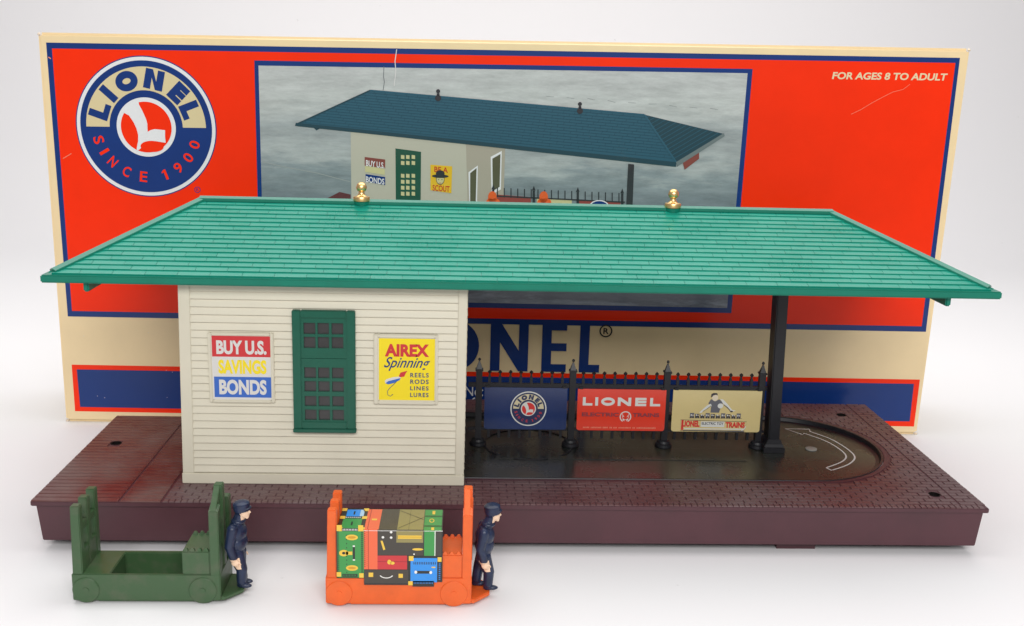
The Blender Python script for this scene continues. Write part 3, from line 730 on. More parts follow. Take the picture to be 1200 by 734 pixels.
# ------------------------------------------------------------------ the roof
def roof():
    mb = MB()
    mb.box(RX0, RX1, RY0, RY1, RZ, RZ + RT, M_roof)
    r = part(mb.build('roof', station, bevel=.05, seg=2))
    zt = RZ + RT
    # hipped shell
    e = .18
    A0 = Vector((RX0 + e, RY0 + e, zt - .01)); B0 = Vector((RX1 - e, RY0 + e, zt - .01)); C0 = Vector((RX1 - e, RY1 - e, zt - .01)); D0 = Vector((RX0 + e, RY1 - e, zt - .01))
    G0 = Vector((GX0, YR, GZ - .05)); G1 = Vector((GX1, YR, GZ - .05))
    mb = MB(); mb.add([A0, B0, C0, D0, G0, G1], [(0, 1, 5, 4), (1, 2, 5), (2, 3, 4, 5), (3, 0, 4), (3, 2, 1, 0)], M_roof); mb.build('roof_shell', r)
    n = 17
    def slope(P0, P1, Q1, Q0, ncourse, wid, collect, seed):
        # P0-P1 eave, Q0-Q1 top
        rnd = random.Random(seed)
        up = ((Q0 + Q1) / 2 - (P0 + P1) / 2); ax = (P1 - P0).normalized()
        nrm = ax.cross(up).normalized()
        if nrm.z < 0: nrm = -nrm
        slopev = nrm.cross(ax).normalized()
        if slopev.z < 0: slopev = -slopev
        Lg = (Q0 - P0).dot(slopev); cap = .17
        for c in range(ncourse):
            s0, s1 = c / ncourse * (Lg - .16) + .03, (c + 1) / ncourse * (Lg - .16) + .03
            def lim(s): 
                t = s / Lg; a = P0.lerp(Q0, t); b = P1.lerp(Q1, t); return (a - P0).dot(ax) + cap, (b - P0).dot(ax) - cap
            l0, r0 = lim(s0); l1, r1 = lim(s1)
            ph = [0, .5, .22, .72][c % 4] * wid
            x = math.floor((l0 - ph) / wid) * wid + ph
            while x < r0:
                jit = rnd.uniform(-.02, .02)
                a0 = max(x + .005, l0); b0 = min(x + wid - .005, r0)
                a1 = max(x + .005, l1); b1 = min(x + wid - .005, r1)
                x += wid
                if b0 - a0 < .04: continue
                if b1 < a1: m_ = (a1 + b1) / 2; a1 = b1 = min(max(m_, a0), b0)
                a1 = max(a1, a0); b1 = max(min(b1, b0), a1)
                O = lambda t, s, h: P0 + ax * t + slopev * s + nrm * h
                h0 = .063 + rnd.uniform(-.005, .004)
                bot = [O(a0, s0, 0), O(b0, s0, 0), O(b1, s1 + .01, 0), O(a1, s1 + .01, 0)]
                top = [O(a0 + .002, s0 + .006, h0), O(b0 - .002, s0 + .006, h0), O(b1 - .004, s1, .018), O(a1 + .004, s1, .018)]
                collect.append((bot, top, (b0 + a0) / 2, c))
    front = []; slope(A0, B0, G1, G0, n, 1.235, front, 3)
    print('front shingles', len(front))
    for i, (bot, top, xm, c) in enumerate(front):
        if i < 300:
            mb = MB(); org = bot[0].copy()
            mb.hexa([p - org for p in bot], [p - org for p in top], M_shing); mb.build('shingle', r).location = org
    mb = MB()
    for bot, top, xm, c in front[300:]: mb.hexa(bot, top, M_shing)
    o = mb.build('upper_shingles', r); o['kind'] = 'stuff'
    rest = []; slope(C0, D0, G0, G1, n, 1.235, rest, 4); slope(B0, C0, G1, G1, n, 1.235, rest, 5); slope(D0, A0, G0, G0, n, 1.235, rest, 6)
    mb = MB()
    for bot, top, xm, c in rest: mb.hexa(bot, top, M_shing)
    o = mb.build('rear_and_end_shingles', r); o['kind'] = 'stuff'
    # hip and ridge caps
    def capbar(a, b, w_, name, ext=0):
        d = (b - a).normalized(); side = d.cross(Vector((0, 0, 1))).normalized(); up = side.cross(d).normalized()
        mb = MB(); pr = [(-w_, -.14), (-w_, -.015), (0, .075), (w_, -.015), (w_, -.14)]
        vs = [a + side * x + up * z for x, z in pr] + [b + side * x + up * z for x, z in pr]
        m_ = len(pr); mb.add(vs, [tuple(range(m_)), tuple(range(m_, 2 * m_))] + [(i, (i + 1) % m_, m_ + (i + 1) % m_, m_ + i) for i in range(m_)], M_roof)
        mb.build(name, r, bevel=.012)
    up = Vector((0, 0, .10))
    for P, G in ((A0, G0), (B0, G1), (C0, G1), (D0, G0)):
        capbar(P.lerp(G, .035) + Vector((0, 0, .07)), G + up, .22, 'hip_cap')
    capbar(G0 + up + Vector((-.12, 0, 0)), G1 + up + Vector((.12, 0, 0)), .22, 'ridge_cap')
    # brass finials on green sockets
    for x in (12.21, 25.78):
        mb = MB(); mb.lathe([(.08, -.55), (.24, -.30), (.335, -.05), (.34, .0), (.30, .02)], x, YR - .10, M_roof, 28, GZ + .02); f = mb.build('finial_socket', r, smooth=True)
        mb = MB(); prof = [(.30, 0), (.35, .02), (.355, .16), (.34, .20), (.22, .22), (.15, .30), (.12, .37), (.125, .42)]
        for k in range(1, 12):
            a = -math.pi / 2 + .62 + (math.pi - .62) * k / 12; prof.append((.228 * math.cos(a), .60 + .228 * math.sin(a)))
        prof.append((.004, .82))
        mb.lathe(prof, x, YR - .10, M_brass, 32, GZ + .035); mb.build('finial', r, smooth=True)
    # beams under the eaves at both ends
    for x in (2.12, 36.10):
        mb = MB(); mb.box(x - .11, x + .11, RY0 + .28, RY1 - .3, RZ - .38, RZ - .002, M_roof); mb.build('eave_beam', r, bevel=.05)
    return r
roof()

# ------------------------------------------------------------------ post and fence
def post():
    mb = MB()
    z0 = ZT; xb, xt = 31.18, 31.00; zt = RZ - .003
    def sec(x, z, w_, d_): return [(x - w_, YP - d_, z), (x + w_, YP - d_, z), (x + w_, YP + d_, z), (x - w_, YP + d_, z)]
    YP = 7.2
    mb.hexa(sec(xb, z0, .26, .42), sec(xt, zt, .26, .42), M_iron)
    p = part(mb.build('post', station, bevel=.05))
    mb = MB(); mb.hexa(sec(xb, z0, .50, .56), sec(xb, z0 + .26, .50, .56), M_iron); mb.hexa(sec(xb, z0 + .261, .46, .52), sec(xb, z0 + .42, .40, .48), M_iron); mb.hexa(sec(xb, z0 + .421, .38, .47), sec(xb, z0 + .62, .30, .44), M_iron)
    mb.build('post_foot', p, bevel=.02)
post()
def fence():
    yF = 7.4; root = part(sub_empty('fence', station)); z0 = ZT
    px = [17.46, 21.76, 26.13, 30.56]
    for x in px:
        mb = MB(); w_ = .145
        mb.box(x - w_, x + w_, yF - w_, yF + w_, z0 + .3, 5.18, M_iron)
        mb.box(x - .18, x + .18, yF - .18, yF + .18, 5.181, 5.26, M_iron)
        mb.hexa([(x - .14, yF - .14, 5.261), (x + .14, yF - .14, 5.261), (x + .14, yF + .14, 5.261), (x - .14, yF + .14, 5.261)], [(x - .03, yF - .03, 5.62), (x + .03, yF - .03, 5.62), (x + .03, yF + .03, 5.62), (x - .03, yF + .03, 5.62)], M_iron)
        mb.lathe([(.02, -.07), (.06, -.04), (.07, 0), (.05, .05), (.01, .08)], x, yF, M_iron, 12, 5.70)
        mb.lathe([(.38, 0), (.40, .05), (.38, .17), (.31, .22), (.28, .32), (.17, .36)], x, yF, M_iron, 24, z0)
        mb.build('fence_post', root, bevel=.012)
    spans = [(16.86, px[0])] + list(zip(px[:-1], px[1:])) + [(px[3], 30.95)]
    for a, b in spans:
        for zA, zB in ((4.40, 4.60), (2.34, 2.46)):
            mb = MB(); mb.box(a + .12, b - .12, yF - .07, yF + .07, zA, zB, M_iron); mb.build('rail', root, bevel=.01)
        nk = max(int((b - a) / .455) - 1, 0)
        for k in range(nk):
            x = a + (b - a) * (k + 1) / (nk + 1)
            key = 'picket'
            if key not in shared:
                m = MB(); m.box(-.062, .062, -.062, .062, 1.98, 4.93, M_iron); m.box(-.04, .04, -.04, .04, 4.931, 5.06, M_iron)
                m.lathe([(.02, -.07), (.085, -.03), (.09, .01), (.055, .06), (.01, .10)], 0, 0, M_iron, 8, 5.11); shared[key] = m.build('picket', data_only=True)
            link('picket', shared[key], root, (x, yF, 0))
    # billboards
    def board(label, x0, x1, z0_, z1_, base, paint):
        r = .12; pts = []
        for cx, cz, a0 in ((x1 - r, z0_ + r, -90), (x1 - .03, z1_ - .03, 0), (x0 + .03, z1_ - .03, 90), (x0 + r, z0_ + r, 180)):
            rr = r if cz < 3 else .03
            for k in range(5): a = math.radians(a0 + 90 * k / 4); pts.append((cx + rr * math.cos(a), cz + rr * math.sin(a)))
        mb = MB(); y0 = yF - .16
        mb.hexa([(x, y0, z) for x, z in pts], [(x, y0 + .07, z) for x, z in pts], base)
        o = mb.build('billboard', root); o['label'] = label
        p = Print(lambda x, z: (x, y0, z), (0, -1, 0), .003)
        paint(p)
        ink = p.mb
        # ink is joined to its board: one printed card
        me = o.data; bm = bmesh.new(); bm.from_mesh(me)
        base_n = len(me.materials)
        for m_ in ink.mats: me.materials.append(m_)
        vs = [bm.verts.new(v) for v in ink.v]
        for f, mi in zip(ink.f, ink.mi):
            try: fc = bm.faces.new([vs[i] for i in f]); fc.material_index = base_n + mi; 
            except ValueError: pass
        for fc in bm.faces:
            fc.normal_update()
            if fc.material_index >= base_n and fc.normal.y > 0: fc.normal_flip()
        bm.to_mesh(me); bm.free()
        # clips holding the card
        for xx in (x0 + .15, x1 - .15):
            c = MB(); c.box(xx - .09, xx + .09, y0 - .02, yF, z1_ - .01, z1_ + .09, M_iron); c.build('clip', root, bevel=.01)
    bn = mat('board_navy', (.014, .030, .110), .16, .5, var=.08, vscale=.5, bump=.04, bscale=.8); br = mat('board_red', (.72, .045, .02), .16, .5, var=.05, vscale=.5, bump=.04, bscale=.8); bc = mat('board_tan', (.62, .50, .23), .16, .5, var=.05, vscale=.5, bump=.04, bscale=.8)
    pw = mat('board_white', (.66, .66, .62), .3); pr = mat('board_ink_red', (.62, .035, .03), .3)
    def b1(p):
        lr = mat('board_letter_red', (.55, .06, .05), .3)
        round_logo(p, 19.75, 3.42, .83, mat('board_cream', (.62, .55, .36), .3), mat('board_logo_navy', (.016, .026, .085), .3), pr, pw, pw, 1, True, 0)
    board('glossy navy billboard with a round LIONEL emblem', 17.72, 21.52, 2.42, 4.42, bn, b1)
    def b2s(p):
        x0, z1_ = 22.0, 4.40; X = lambda c: x0 + (c - 85) * .0041; Z = lambda c: z1_ - (c - 95) * .0042
        for ch, a, b in (('L', 145, 255), ('I', 285, 318), ('O', 352, 508), ('N', 540, 692), ('E', 738, 864), ('L', 906, 1022)):
            p.glyph(ch, X(a), Z(283), X(b), Z(187), .135, pw, 2)
        gk = mat('board_grey_ink', (.20, .035, .05), .3)
        p.text('ELECTRIC', X(140), Z(408), X(560), Z(362), gk, 2, .04); p.text('TRAINS', X(715), Z(408), X(1020), Z(362), gk, 2, .04)
        cx, cz = X(636), Z(408)
        p.ring(cx, cz, .22, .27, pw, 2, 32, -1.1, 4.2); p.ring(cx, cz, .13, .15, pw, 2, 24, 2.6, 6.8)
        for s_ in (-1, 1):
            p.poly([(cx + s_ * .05, cz - .02), (cx + s_ * .20, cz + .22), (cx + s_ * .12, cz + .02)], pw, 3); p.poly([(cx + s_ * .04, cz - .22), (cx + s_ * .15, cz - .12), (cx + s_ * .06, cz - .10)], pw, 3)
        rr = random.Random(5); x = X(160); pm = mat('board_pale_red', (.75, .25, .16), .3)
        while x < X(980):
            w_ = rr.uniform(.025, .05)
            if rr.random() > .14: p.rect(x, Z(543), x + w_, Z(525) - rr.random() * .015, pm, 2)
            x += w_ + .022
    board('bright red billboard reading LIONEL ELECTRIC TRAINS', 22.0, 26.10, 2.41, 4.40, br, b2s)
    def b3(p):
        X = lambda c: 26.42 + (c - 98) * .00398; Z = lambda c: 4.40 - (c - 110) * .00405
        q = lambda pts: [(X(a), Z(b)) for a, b in pts]
        dk = mat('board_dark_ink', (.035, .032, .04), .3); gy = mat('board_grey', (.12, .12, .14), .3); sk = mat('board_pale_ink', (.70, .60, .45), .3)
        # a person leaning over a train with both arms spread
        p.poly(q([(545, 210), (600, 235), (640, 210), (690, 250), (660, 330), (650, 372), (548, 372), (552, 290), (515, 262)]), gy, 2)
        p.poly(q([(545, 265), (560, 290), (470, 352), (440, 378), (418, 372), (440, 348), (500, 290)]), pw, 3); p.line(q([(552, 288), (500, 330), (456, 360)]), .02, dk, 4)
        p.poly(q([(650, 205), (690, 215), (745, 270), (800, 335), (845, 345), (800, 358), (770, 340), (700, 275)]), pw, 3); p.line(q([(700, 275), (745, 310), (780, 345)]), .035, dk, 4)
        p.disc(X(660), Z(290), .13, .12, pw, 3, 20); p.disc(X(592), Z(192), .14, .17, sk, 3, 20)
        p.poly(q([(543, 185), (545, 150), (570, 136), (612, 138), (622, 165), (600, 158), (570, 165), (552, 188)]), dk, 4)
        p.disc(X(795), Z(355), .07, .04, dk, 4, 12)
        for k in range(10):
            x0 = 310 + k * 61
            p.rect(X(x0), Z(428), X(x0 + 50), Z(378 + (k % 3) * 10), dk if k % 3 else gy, 2); p.rect(X(x0 + 9), Z(412), X(x0 + 22), Z(394), pw, 3); p.rect(X(x0 + 30), Z(412), X(x0 + 41), Z(398), sk, 3)
            p.disc(X(x0 + 12), Z(432), .045, .045, dk, 3, 10); p.disc(X(x0 + 38), Z(432), .045, .045, dk, 3, 10)
        p.rect(X(300), Z(440), X(925), Z(436), dk, 2)
        p.line(q([(205, 462), (985, 478), (965, 600), (205, 592)]), .02, dk, 3, True)
        p.rect(X(215), Z(585), X(240), Z(465), pr, 2)
        p.text('LIONEL', X(225), Z(545), X(430), Z(470), pr, 4, .05); p.text('TRAINS', X(735), Z(552), X(965), Z(482), pr, 4, .05)
        p.rect(X(445), Z(545), X(722), Z(478), pw, 3); p.text('ELECTRIC TOY', X(455), Z(518), X(712), Z(486), dk, 4, .02)
        p.rect(X(250), Z(574), X(960), Z(562), pw, 3); p.rect(X(240), Z(596), X(960), Z(584), gy, 3); p.line(q([(930, 585), (965, 560), (975, 530)]), .04, pw, 4)
    board('tan billboard with a figure over a train and LIONEL TRAINS lettering', 26.42, 30.58, 2.40, 4.41, bc, b3)
fence()

# ================================================================== THE CARTS
def cart(loc, M, label, name='baggage_cart', rz=0):
    root = thing(name, label, 'toy cart', loc, rz, 'toy baggage carts in front of the station')
    root.scale = (1.0173,) * 3; Lc, Wc = 5.20, 1.90
    bo = plate('chassis', [(.03, 0), (5.14, 0), (5.14, Wc), (.03, Wc)], [[(1.34, .09), (3.82, .09), (3.82, 1.72), (1.34, 1.72)]], .10, 1.10, M, root, bevel=.03)
    mb = MB(); mb.box(.9, 4.3, .05, Wc - .05, .06, .16, M); mb.build('floor_pan', root)
    # wheels, half sunk in the chassis sides
    for x, z, r in ((.50, .50, .47), (4.52, .50, .49)):
        for y0, y1, s_ in ((-.045, .5, -1), (Wc - .5, Wc + .045, 1)):
            mb = MB(); vs = []; seg = 36
            pr = [(r, y0 + (.03 if s_ < 0 else 0)), (r, y1 - (.03 if s_ > 0 else 0))]
            ysA, ysB = (y0, y1) 
            rings = [(r - .03, ysA), (r, ysA + .03), (r, ysB - .03), (r - .03, ysB)]
            for rr, yy in rings:
                for k in range(seg): a = 2 * math.pi * k / seg; vs.append((x + rr * math.cos(a), yy, z + rr * math.sin(a)))
            fs = [(i * seg + k, i * seg + (k + 1) % seg, (i + 1) * seg + (k + 1) % seg, (i + 1) * seg + k) for i in range(3) for k in range(seg)]
            fs += [tuple(range(seg)), tuple(3 * seg + k for k in range(seg))]
            mb.add(vs, fs, M)
            yy = ysA - .02 if s_ < 0 else ysB + .02
            hub = [(x + .11 * math.cos(2 * math.pi * k / 16), yy, z + .11 * math.sin(2 * math.pi * k / 16)) for k in range(16)]; hub2 = [(a + 0, (ysA if s_ < 0 else ysB), c) for a, b, c in hub]
            mb.hexa(hub, hub2, M)
            mb.build('wheel', root, smooth=True)
    # left rack: three slats and two rails
    rk = MB(); rk.box(.22, .40, .1, Wc - .1, 2.62, 2.86, M); rk.box(.22, .40, .1, Wc - .1, 1.06, 1.9, M); rack = rk.build('front_rack', root, bevel=.02)
    for y in (0, .78, 1.55):
        mb = MB(); mb.hexa([(.07, y + .01, 1.08), (.42, y + .01, 1.08), (.42, y + .35, 1.08), (.07, y + .35, 1.08)], [(.12, y + .02, 3.60), (.43, y + .02, 3.60), (.43, y + .34, 3.60), (.12, y + .34, 3.60)], M); mb.build('slat', rack, bevel=.03)
    # right rack: gabled frame
    def yz(pts, x0, x1, mb): mb.hexa([(x0, a, b) for a, b in pts], [(x1, a, b) for a, b in pts], M)
    mb = MB(); x0, x1 = 4.80, 5.13
    yz([(.005, 1.0), (.42, 1.0), (.42, 3.60), (.005, 3.45)], x0, x1, mb); mb.v = mb.v
    rr = mb.build('rear_rack', root, bevel=.03)
    mb = MB(); yz([(1.50, 1.0), (1.895, 1.0), (1.90, 3.38), (1.50, 3.38)], x0 + .06, x1 + .04, mb); mb.build('slat', rr, bevel=.03)
    mb = MB(); yz([(.78, 1.0), (1.14, 1.0), (1.14, 4.12), (.78, 4.12)], x0 + .02, x1, mb); mb.build('slat', rr, bevel=.03)
    mb = MB(); yz([(.02, 3.10), (.02, 3.46), (.80, 4.11), (1.12, 4.11), (1.12, 3.75)], x0 + .04, x1 - .08, mb); mb.build('brace', rr, bevel=.02)
    mb = MB(); yz([(.1, 1.0), (1.8, 1.0), (1.8, 1.9), (.1, 1.9)], x0 + .08, x1 - .05, mb); yz([(.1, 2.6), (1.8, 2.6), (1.8, 2.85), (.1, 2.85)], x0 + .08, x1 - .05, mb); mb.build('rail', rr, bevel=.015)
    # housing with toothed edges
    mb = MB(); mb.box(3.84, 4.79, .02, 1.55, 1.09, 1.96, M); h = mb.build('housing', root, bevel=.03)
    for yy in (.03, 1.42):
        for k in range(4):
            x = 3.86 + k * .235
            mb = MB(); mb.hexa([(x, yy, 1.95), (x + .2, yy, 1.95), (x + .2, yy + .13, 1.95), (x, yy + .13, 1.95)], [(x + .06, yy + .03, 2.06), (x + .14, yy + .03, 2.06), (x + .14, yy + .10, 2.06), (x + .06, yy + .10, 2.06)], M); mb.build('tooth', h)
    # step behind
    pts = [(5.12, .02), (5.25, .03), (5.80, .62), (5.82, 1.25), (5.3, 1.8), (5.12, 1.8)]
    plate('step', pts, [], .10, .26, M, root, bevel=.03)
    return root
CG = (2.967, -4.164, FLOOR); CO = (11.899, -4.327, FLOOR)
cart(CG, M_cgreen, 'empty dark green toy baggage cart at the left in front of the maroon base')
cart(CO, M_orange, 'bright orange toy baggage cart carrying a block of printed luggage', rz=0)

# ---- luggage block
def luggage():
    X = lambda c: 12.01 + c * .004415 - 12.0; Z = lambda c, cc=0: 3.905 - c * .004825 + .00015 * cc
    root = thing('luggage_stack', 'block of printed trunks and suitcases sitting in the orange cart', 'toy luggage', (11.920, -4.306, FLOOR)); root.scale = (1.0173,) * 3
    g = lambda k, c: mat('litho_' + k, c, .28, .5, coat=.3)
    G, OR_, BK, KH, RD, BL_, YL, GK, WH = g('green', (.035, .28, .055)), g('orange', (.80, .13, .045)), g('black', (.045, .038, .028)), g('khaki', (.27, .23, .075)), g('red', (.55, .025, .03)), g('blue', (.02, .26, .75)), g('yellow', (.80, .52, .05)), g('ink', (.012, .014, .012)), g('pale', (.8, .8, .75))
    zt = 2.90
    mb = MB()
    mb.box(.41, 4.07, .02, 1.82, 1.12, zt - .002, GK)
    body = mb.build('luggage_block', root, bevel=.03)
    # front plate hangs lower over the cart side in steps
    mb = MB(); mb.box(.41, 1.36, -.09, .02, 1.12, zt, GK); mb.box(1.36, 3.05, -.09, .02, .86, zt, GK); mb.box(3.05, 3.80, -.09, .02, .80, zt, GK); mb.box(3.80, 4.09, -.09, .02, .98, zt, GK); mb.build('front_plate', root)
    p = Print(lambda x, z: (x, -.092, z), (0, -1, 0), .003)
    R = lambda a, b, c, d, m_, l=1: p.rect(X(a), Z(d), X(c), Z(b), m_, l)
    # green trunk
    R(98, 195, 305, 572, G); 
    for k in range(22):
        z = 215 + k * 15.5; R(98, z, 112, z + 8, GK, 2); R(284, z, 300, z + 8, GK, 2)
    R(135, 190, 265, 212, GK, 2)
    for k in range(10): R(142 + k * 12, 194, 147 + k * 12, 206, WH, 3)
    R(135, 545, 255, 568, GK, 2)
    for k in range(9): R(142 + k * 12, 550, 146 + k * 12, 562, G, 3)
    for (a, b) in ((95, 190), (262, 190)): R(a, b - 25, a + 40, b + 22, YL, 4)
    for (a, b) in ((88, 530), (265, 538)): R(a + 3, b, a + 38, b + 36, YL, 4)
    for zc in (260, 498): p.disc(X(212), Z(zc), .21, .105, YL, 3, 20); p.disc(X(212), Z(zc), .14, .05, mat('litho_brass', (.6, .3, .02), .3), 4, 16)
    p.disc(X(148), Z(382), .16, .12, YL, 3, 20); R(165, 370, 215, 396, YL, 3); p.disc(X(148), Z(382), .06, .05, GK, 4, 12); R(219, 335, 236, 430, GK, 3); R(219, 322, 236, 333, WH, 3); R(219, 430, 236, 440, WH, 3)
    for k in range(10): R(168, 240 + k * 32, 174, 250 + k * 32, GK, 2)
    # orange trunk, dark trunk, khaki bag, red case, black case, blue case, green case
    R(306, 195, 412, 508, OR_); R(338, 195, 344, 508, g('deep_orange', (.45, .05, .02)), 2)
    for k in range(18): R(310, 210 + k * 16, 316, 218 + k * 16, GK, 2); R(328, 204 + k * 16, 332, 210 + k * 16, g('deep_orange', (.45, .05, .02)), 2)
    R(412, 198, 775, 398, BK)
    R(560, 205, 770, 298, KH, 2); R(572, 242, 758, 268, YL, 3); R(572, 252, 758, 257, g('old_gold', (.5, .3, .02)), 4)
    for a, b in ((455, 258), (519, 218), (519, 260)): p.disc(X(a), Z(b), .045, .045, WH, 2, 12)
    p.poly([(X(436), Z(285)), (X(452), Z(285)), (X(474), Z(352)), (X(458), Z(358))], YL, 2)
    p.disc(X(728), Z(350), .19, .045, YL, 2, 16); p.disc(X(699), Z(388), .03, .03, WH, 2, 8)
    R(412, 400, 645, 508, RD); R(412, 445, 645, 449, g('deep_red', (.3, .01, .02)), 2); p.disc(X(505), Z(450), .07, .09, YL, 3, 12); p.disc(X(530), Z(458), .075, .06, YL, 3, 12)
    R(306, 512, 655, 618, BK); R(342, 534, 378, 568, YL, 2); R(578, 542, 612, 574, YL, 2); p.ring(X(482), Z(540) + .02, .235, .275, WH, 2, 20, -2.6, -.55, .75)
    R(775, 205, 868, 400, G); R(772, 205, 778, 400, GK, 2); R(860, 205, 866, 400, WH, 3); R(868, 215, 915, 400, BK)
    R(655, 405, 915, 600, GK)
    R(672, 418, 882, 608, BL_, 2); R(658, 402, 695, 440, YL, 3); R(885, 410, 916, 446, YL, 3); R(655, 600, 690, 632, YL, 3); R(690, 598, 858, 628, GK, 2)
    for k in range(13): R(696 + k * 14, 448, 702 + k * 14, 468, GK, 3); R(700 + k * 12, 608, 704 + k * 12, 620, BL_, 3)
    for k in range(9): R(895, 460 + k * 15, 908, 466 + k * 15, BL_, 3)
    R(712, 518, 836, 540, GK, 3); p.disc(X(714), Z(528), .05, .06, WH, 4, 12); p.disc(X(832), Z(530), .05, .06, WH, 4, 12); R(838, 485, 868, 494, YL, 3)
    p.build('printed_front', root)
    # top print; x in cm, t from front (0) to back (1)
    p = Print(lambda x, t: (x, -.085 + t * 1.90, zt), (0, 0, 1), .004)
    Rt = lambda a, t0, c, t1, m_, l=1: p.rect(a, t0, c, t1, m_, l)
    Rt(.42, 0, 1.36, .95, GK); Rt(.55, .05, 1.22, .52, G, 2); Rt(.62, .62, 1.22, .93, BL_, 2); Rt(1.10, .62, 1.24, .92, g('pale_blue', (.4, .6, .75)), 3)
    for a in (.42, 1.2):
        for t in (-.0, .50, .86): Rt(a, t, a + .18, t + .13, YL, 3)
    Rt(.86, .22, .92, .38, GK, 3); Rt(.86, .70, .92, .85, GK, 3)
    for k in range(8): Rt(.62 + k * .07, .545, .65 + k * .07, .59, WH, 3)
    Rt(1.36, 0, 1.86, .96, OR_); Rt(1.46, 0, 1.49, .96, g('deep_orange', (.45, .05, .02)), 2); Rt(1.56, .45, 1.74, .52, YL, 2)
    Rt(1.86, 0, 2.50, .96, BK)
    Rt(2.50, 0, 3.40, .96, KH); p.line([(2.52, .1), (3.38, .6)], .025, g('olive', (.10, .085, .03)), 2); p.line([(2.52, .9), (3.38, .5)], .025, g('olive', (.10, .085, .03)), 2); p.line([(2.9, 0), (2.9, .96)], .012, g('olive', (.10, .085, .03)), 2)
    Rt(3.42, .0, 4.04, .95, G)
    for t in (.18, .22, .62, .66): Rt(3.42, t, 4.04, t + .018, GK, 2)
    Rt(3.68, .74, 3.78, .9, YL, 2); p.ring(3.68, .45, .06, .09, YL, 2, 16); Rt(3.68, .03, 3.78, .15, YL, 2)
    p.build('printed_top', root)
    mb = MB(); mb.tube([(.42, -.088, zt), (4.08, -.088, zt)], .011, mat('bare_tin_edge', (.6, .6, .58), .4, .5, metal=.8), 8); mb.build('tin_edge', root, smooth=True)
luggage()

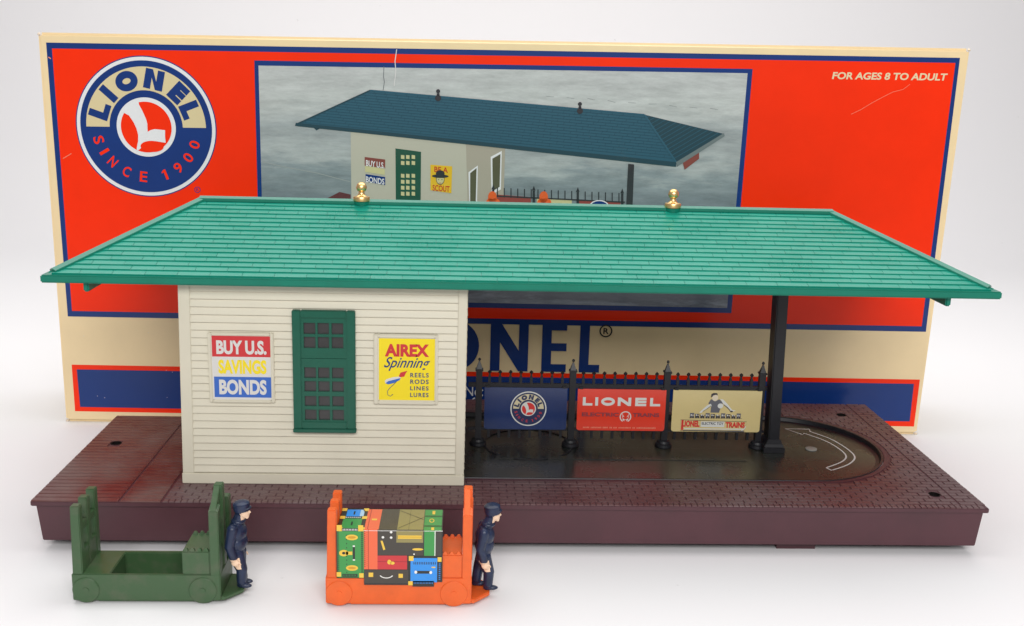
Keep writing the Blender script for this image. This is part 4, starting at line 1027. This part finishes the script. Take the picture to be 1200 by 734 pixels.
# ---- the two figures: one continuous remeshed body each
def figure(loc, rz, label, stride, lean):
    root = thing('person', label, 'toy figure', loc, rz, 'standing toy station workers')
    mb = MB(); K = M_navyfig
    def cap(a, b, ra, rb, seg=14):
        a = Vector(a); b = Vector(b); d = b - a; n = 5; pts = []; rs = []
        dd = d.normalized() if d.length > 1e-6 else Vector((0, 0, 1))
        for k in range(n + 1): t = math.pi / 2 * k / n; pts.append(a - dd * ra * math.cos(t)); rs.append(max(ra * math.sin(t), .004))
        for k in range(n + 1): t = math.pi / 2 * k / n; pts.append(b + dd * rb * math.sin(t)); rs.append(max(rb * math.cos(t), .004))
        mb.tube(pts, rs, K, seg)
    def ell(c, rx, ry, rz_, seg=16):
        n = 10; vs = []; fs = []
        for i in range(n + 1):
            a = -math.pi / 2 + math.pi * i / n; r = max(math.cos(a), .01)
            for k in range(seg): q = 2 * math.pi * k / seg; vs.append((c[0] + rx * r * math.cos(q), c[1] + ry * r * math.sin(q), c[2] + rz_ * math.sin(a)))
        for i in range(n):
            for k in range(seg): fs.append((i * seg + k, i * seg + (k + 1) % seg, (i + 1) * seg + (k + 1) % seg, (i + 1) * seg + k))
        fs.append(tuple(range(seg))[::-1]); fs.append(tuple(n * seg + k for k in range(seg))); mb.add(vs, fs, K)
    s = lean
    # legs: shoe, shank, thigh
    for side, fx, kx in ((-1, .62 + .0 * stride, .62), (1, .62 - .42 * stride, .50 - .25 * stride)):
        y = side * .17
        cap((fx - .02, y, .26), (kx, y, .72), .18, .20); cap((kx, y, .72), (.42, y * .9, 1.28), .205, .28)
        ell((fx + .10, y, .085), .26, .115, .09); ell((fx - .06, y, .11), .14, .11, .12)
    # hips, coat and chest
    ell((.41, 0, 1.35), .25, .36, .26); cap((.42, 0, 1.35), (.43, 0, 1.75), .27, .27); ell((.44, 0, 1.72), .36, .42, .38)
    ell((.43 + s * .1, 0, 2.10), .36, .44, .38); ell((.42 + s * .15, 0, 2.35), .25, .40, .18)
    cap((.44 + s * .2, 0, 2.40), (.58 + s * .3, 0, 2.80), .22, .19)
    hx = .66 + s * .3
    ell((hx - .03, 0, 2.98), .27, .245, .27); ell((hx + .05, 0, 2.86), .21, .20, .22)     # skull, jaw
    cap((hx + .22, 0, 2.94), (hx + .27, 0, 2.88), .03, .040, 8)                          # nose
    cap((hx + .20, -.05, 2.765), (hx + .20, .05, 2.765), .045, .045, 8)                        # lips and chin
    cap((hx + .17, -.04, 2.69), (hx + .17, .04, 2.69), .06, .06, 8)
    for y in (-.24, .24): ell((hx - .02, y, 2.93), .055, .03, .075, 8)                         # ears
    # collar
    ell((.50 + s * .25, 0, 2.54), .27, .30, .13)
    hands = []
    for side in (-1, 1):
        y = side * .43
        sh = (.38 + s * .12, side * .36, 2.32); el = (.29, side * .47, 1.72); wr = (.42, side * .45, 1.28)
        cap(sh, el, .20, .165); cap(el, wr, .165, .15)
        hc = Vector((.47, side * .45, 1.10)); hands.append(hc)
        ell(tuple(hc), .14, .075, .15, 12)
        for k, (dx, ln) in enumerate(((-.075, .08), (-.028, .105), (.022, .11), (.07, .095))):
            a = hc + Vector((dx, 0, -.07)); b = a + Vector((.02, -side * .01, -ln * .55)); c = b + Vector((.035, -side * .05, -ln * .35))
            cap(tuple(a), tuple(b), .031, .029, 8); cap(tuple(b), tuple(c), .029, .025, 8)
        a = hc + Vector((.08, 0, .04)); b = a + Vector((.09, -side * .01, -.05)); c = b + Vector((.03, -side * .02, -.07))
        cap(tuple(a), tuple(b), .036, .032, 8); cap(tuple(b), tuple(c), .032, .027, 8)
    # coat skirt and folds
    ell((.44, 0, 1.28), .255, .37, .12)
    for k, (x, z, l) in enumerate(((.70, 1.95, .3), (.69, 1.6, .25))): cap((x, .0, z), (x - .01, .0, z - l), .02, .02, 6)
    src = mb.build('tmp', None)
    md = src.modifiers.new('r', 'REMESH'); md.mode = 'VOXEL'; md.voxel_size = .021; md.use_smooth_shade = True
    sm = src.modifiers.new('s', 'SMOOTH'); sm.iterations = 3; sm.factor = .5
    bpy.context.view_layer.update(); dg = bpy.context.evaluated_depsgraph_get()
    me = bpy.data.meshes.new_from_object(src.evaluated_get(dg)); bpy.data.objects.remove(src)
    me.name = 'body'; me.materials.clear(); me.materials.append(M_navyfig); me.materials.append(M_skin)
    for p in me.polygons:
        c = p.center; skin = False
        if c.z > 2.62 and c.x > hx - .02 + (0.0 if c.z < 2.9 else .05) and c.z < 3.08: skin = True
        if abs(c.y) > .36 and c.z < 1.245 and c.z > .80: skin = True
        p.material_index = 1 if skin else 0; p.use_smooth = True
    body = link('body', me, root)
    # cap with peak
    mb = MB(); pr = [(.285, -.10), (.30, .0), (.292, .06), (.305, .11), (.29, .18), (.23, .225), (.13, .25), (.01, .255)]
    mb.lathe(pr, 0, 0, M_navyfig, 24); 
    vs = []; seg = 12
    for k in range(seg + 1):
        a = -1.15 + 2.3 * k / seg; vs += [(.24 * math.cos(a), .25 * math.sin(a), .05), (.33 * math.cos(a) + .02, .27 * math.sin(a), .0), (.33 * math.cos(a) + .02, .27 * math.sin(a), -.03), (.24 * math.cos(a), .25 * math.sin(a), .01)]
    fs = [(4 * k + i, 4 * k + (i + 1) % 4, 4 * k + 4 + (i + 1) % 4, 4 * k + 4 + i) for k in range(seg) for i in range(4)] + [(0, 1, 2, 3), (4 * seg, 4 * seg + 3, 4 * seg + 2, 4 * seg + 1)]
    mb.add(vs, fs, M_navyfig)
    c = mb.build('peaked_cap', root, smooth=True); c.location = (hx - .03, 0, 3.045); c.rotation_euler = (0, math.radians(-4), 0)
    # eyes
    for y in (-.10, .10):
        mb = MB(); mb.lathe([(.004, -.022), (.022, 0), (.004, .022)], 0, 0, P_black, 8); e = mb.build('eye', root, smooth=True); e.location = (hx + .215, y, 2.955)
    return root
figure((CO[0] + 5.24, CO[1] + .95, .265 + FLOOR), 0, 'figure in navy coat and cap on the step of the orange cart', 1.0, .25)
figure((CG[0] + 5.24, CG[1] + .95, .265 + FLOOR), math.radians(-6), 'figure in navy coat and peaked cap on the step of the green cart', .15, .0)
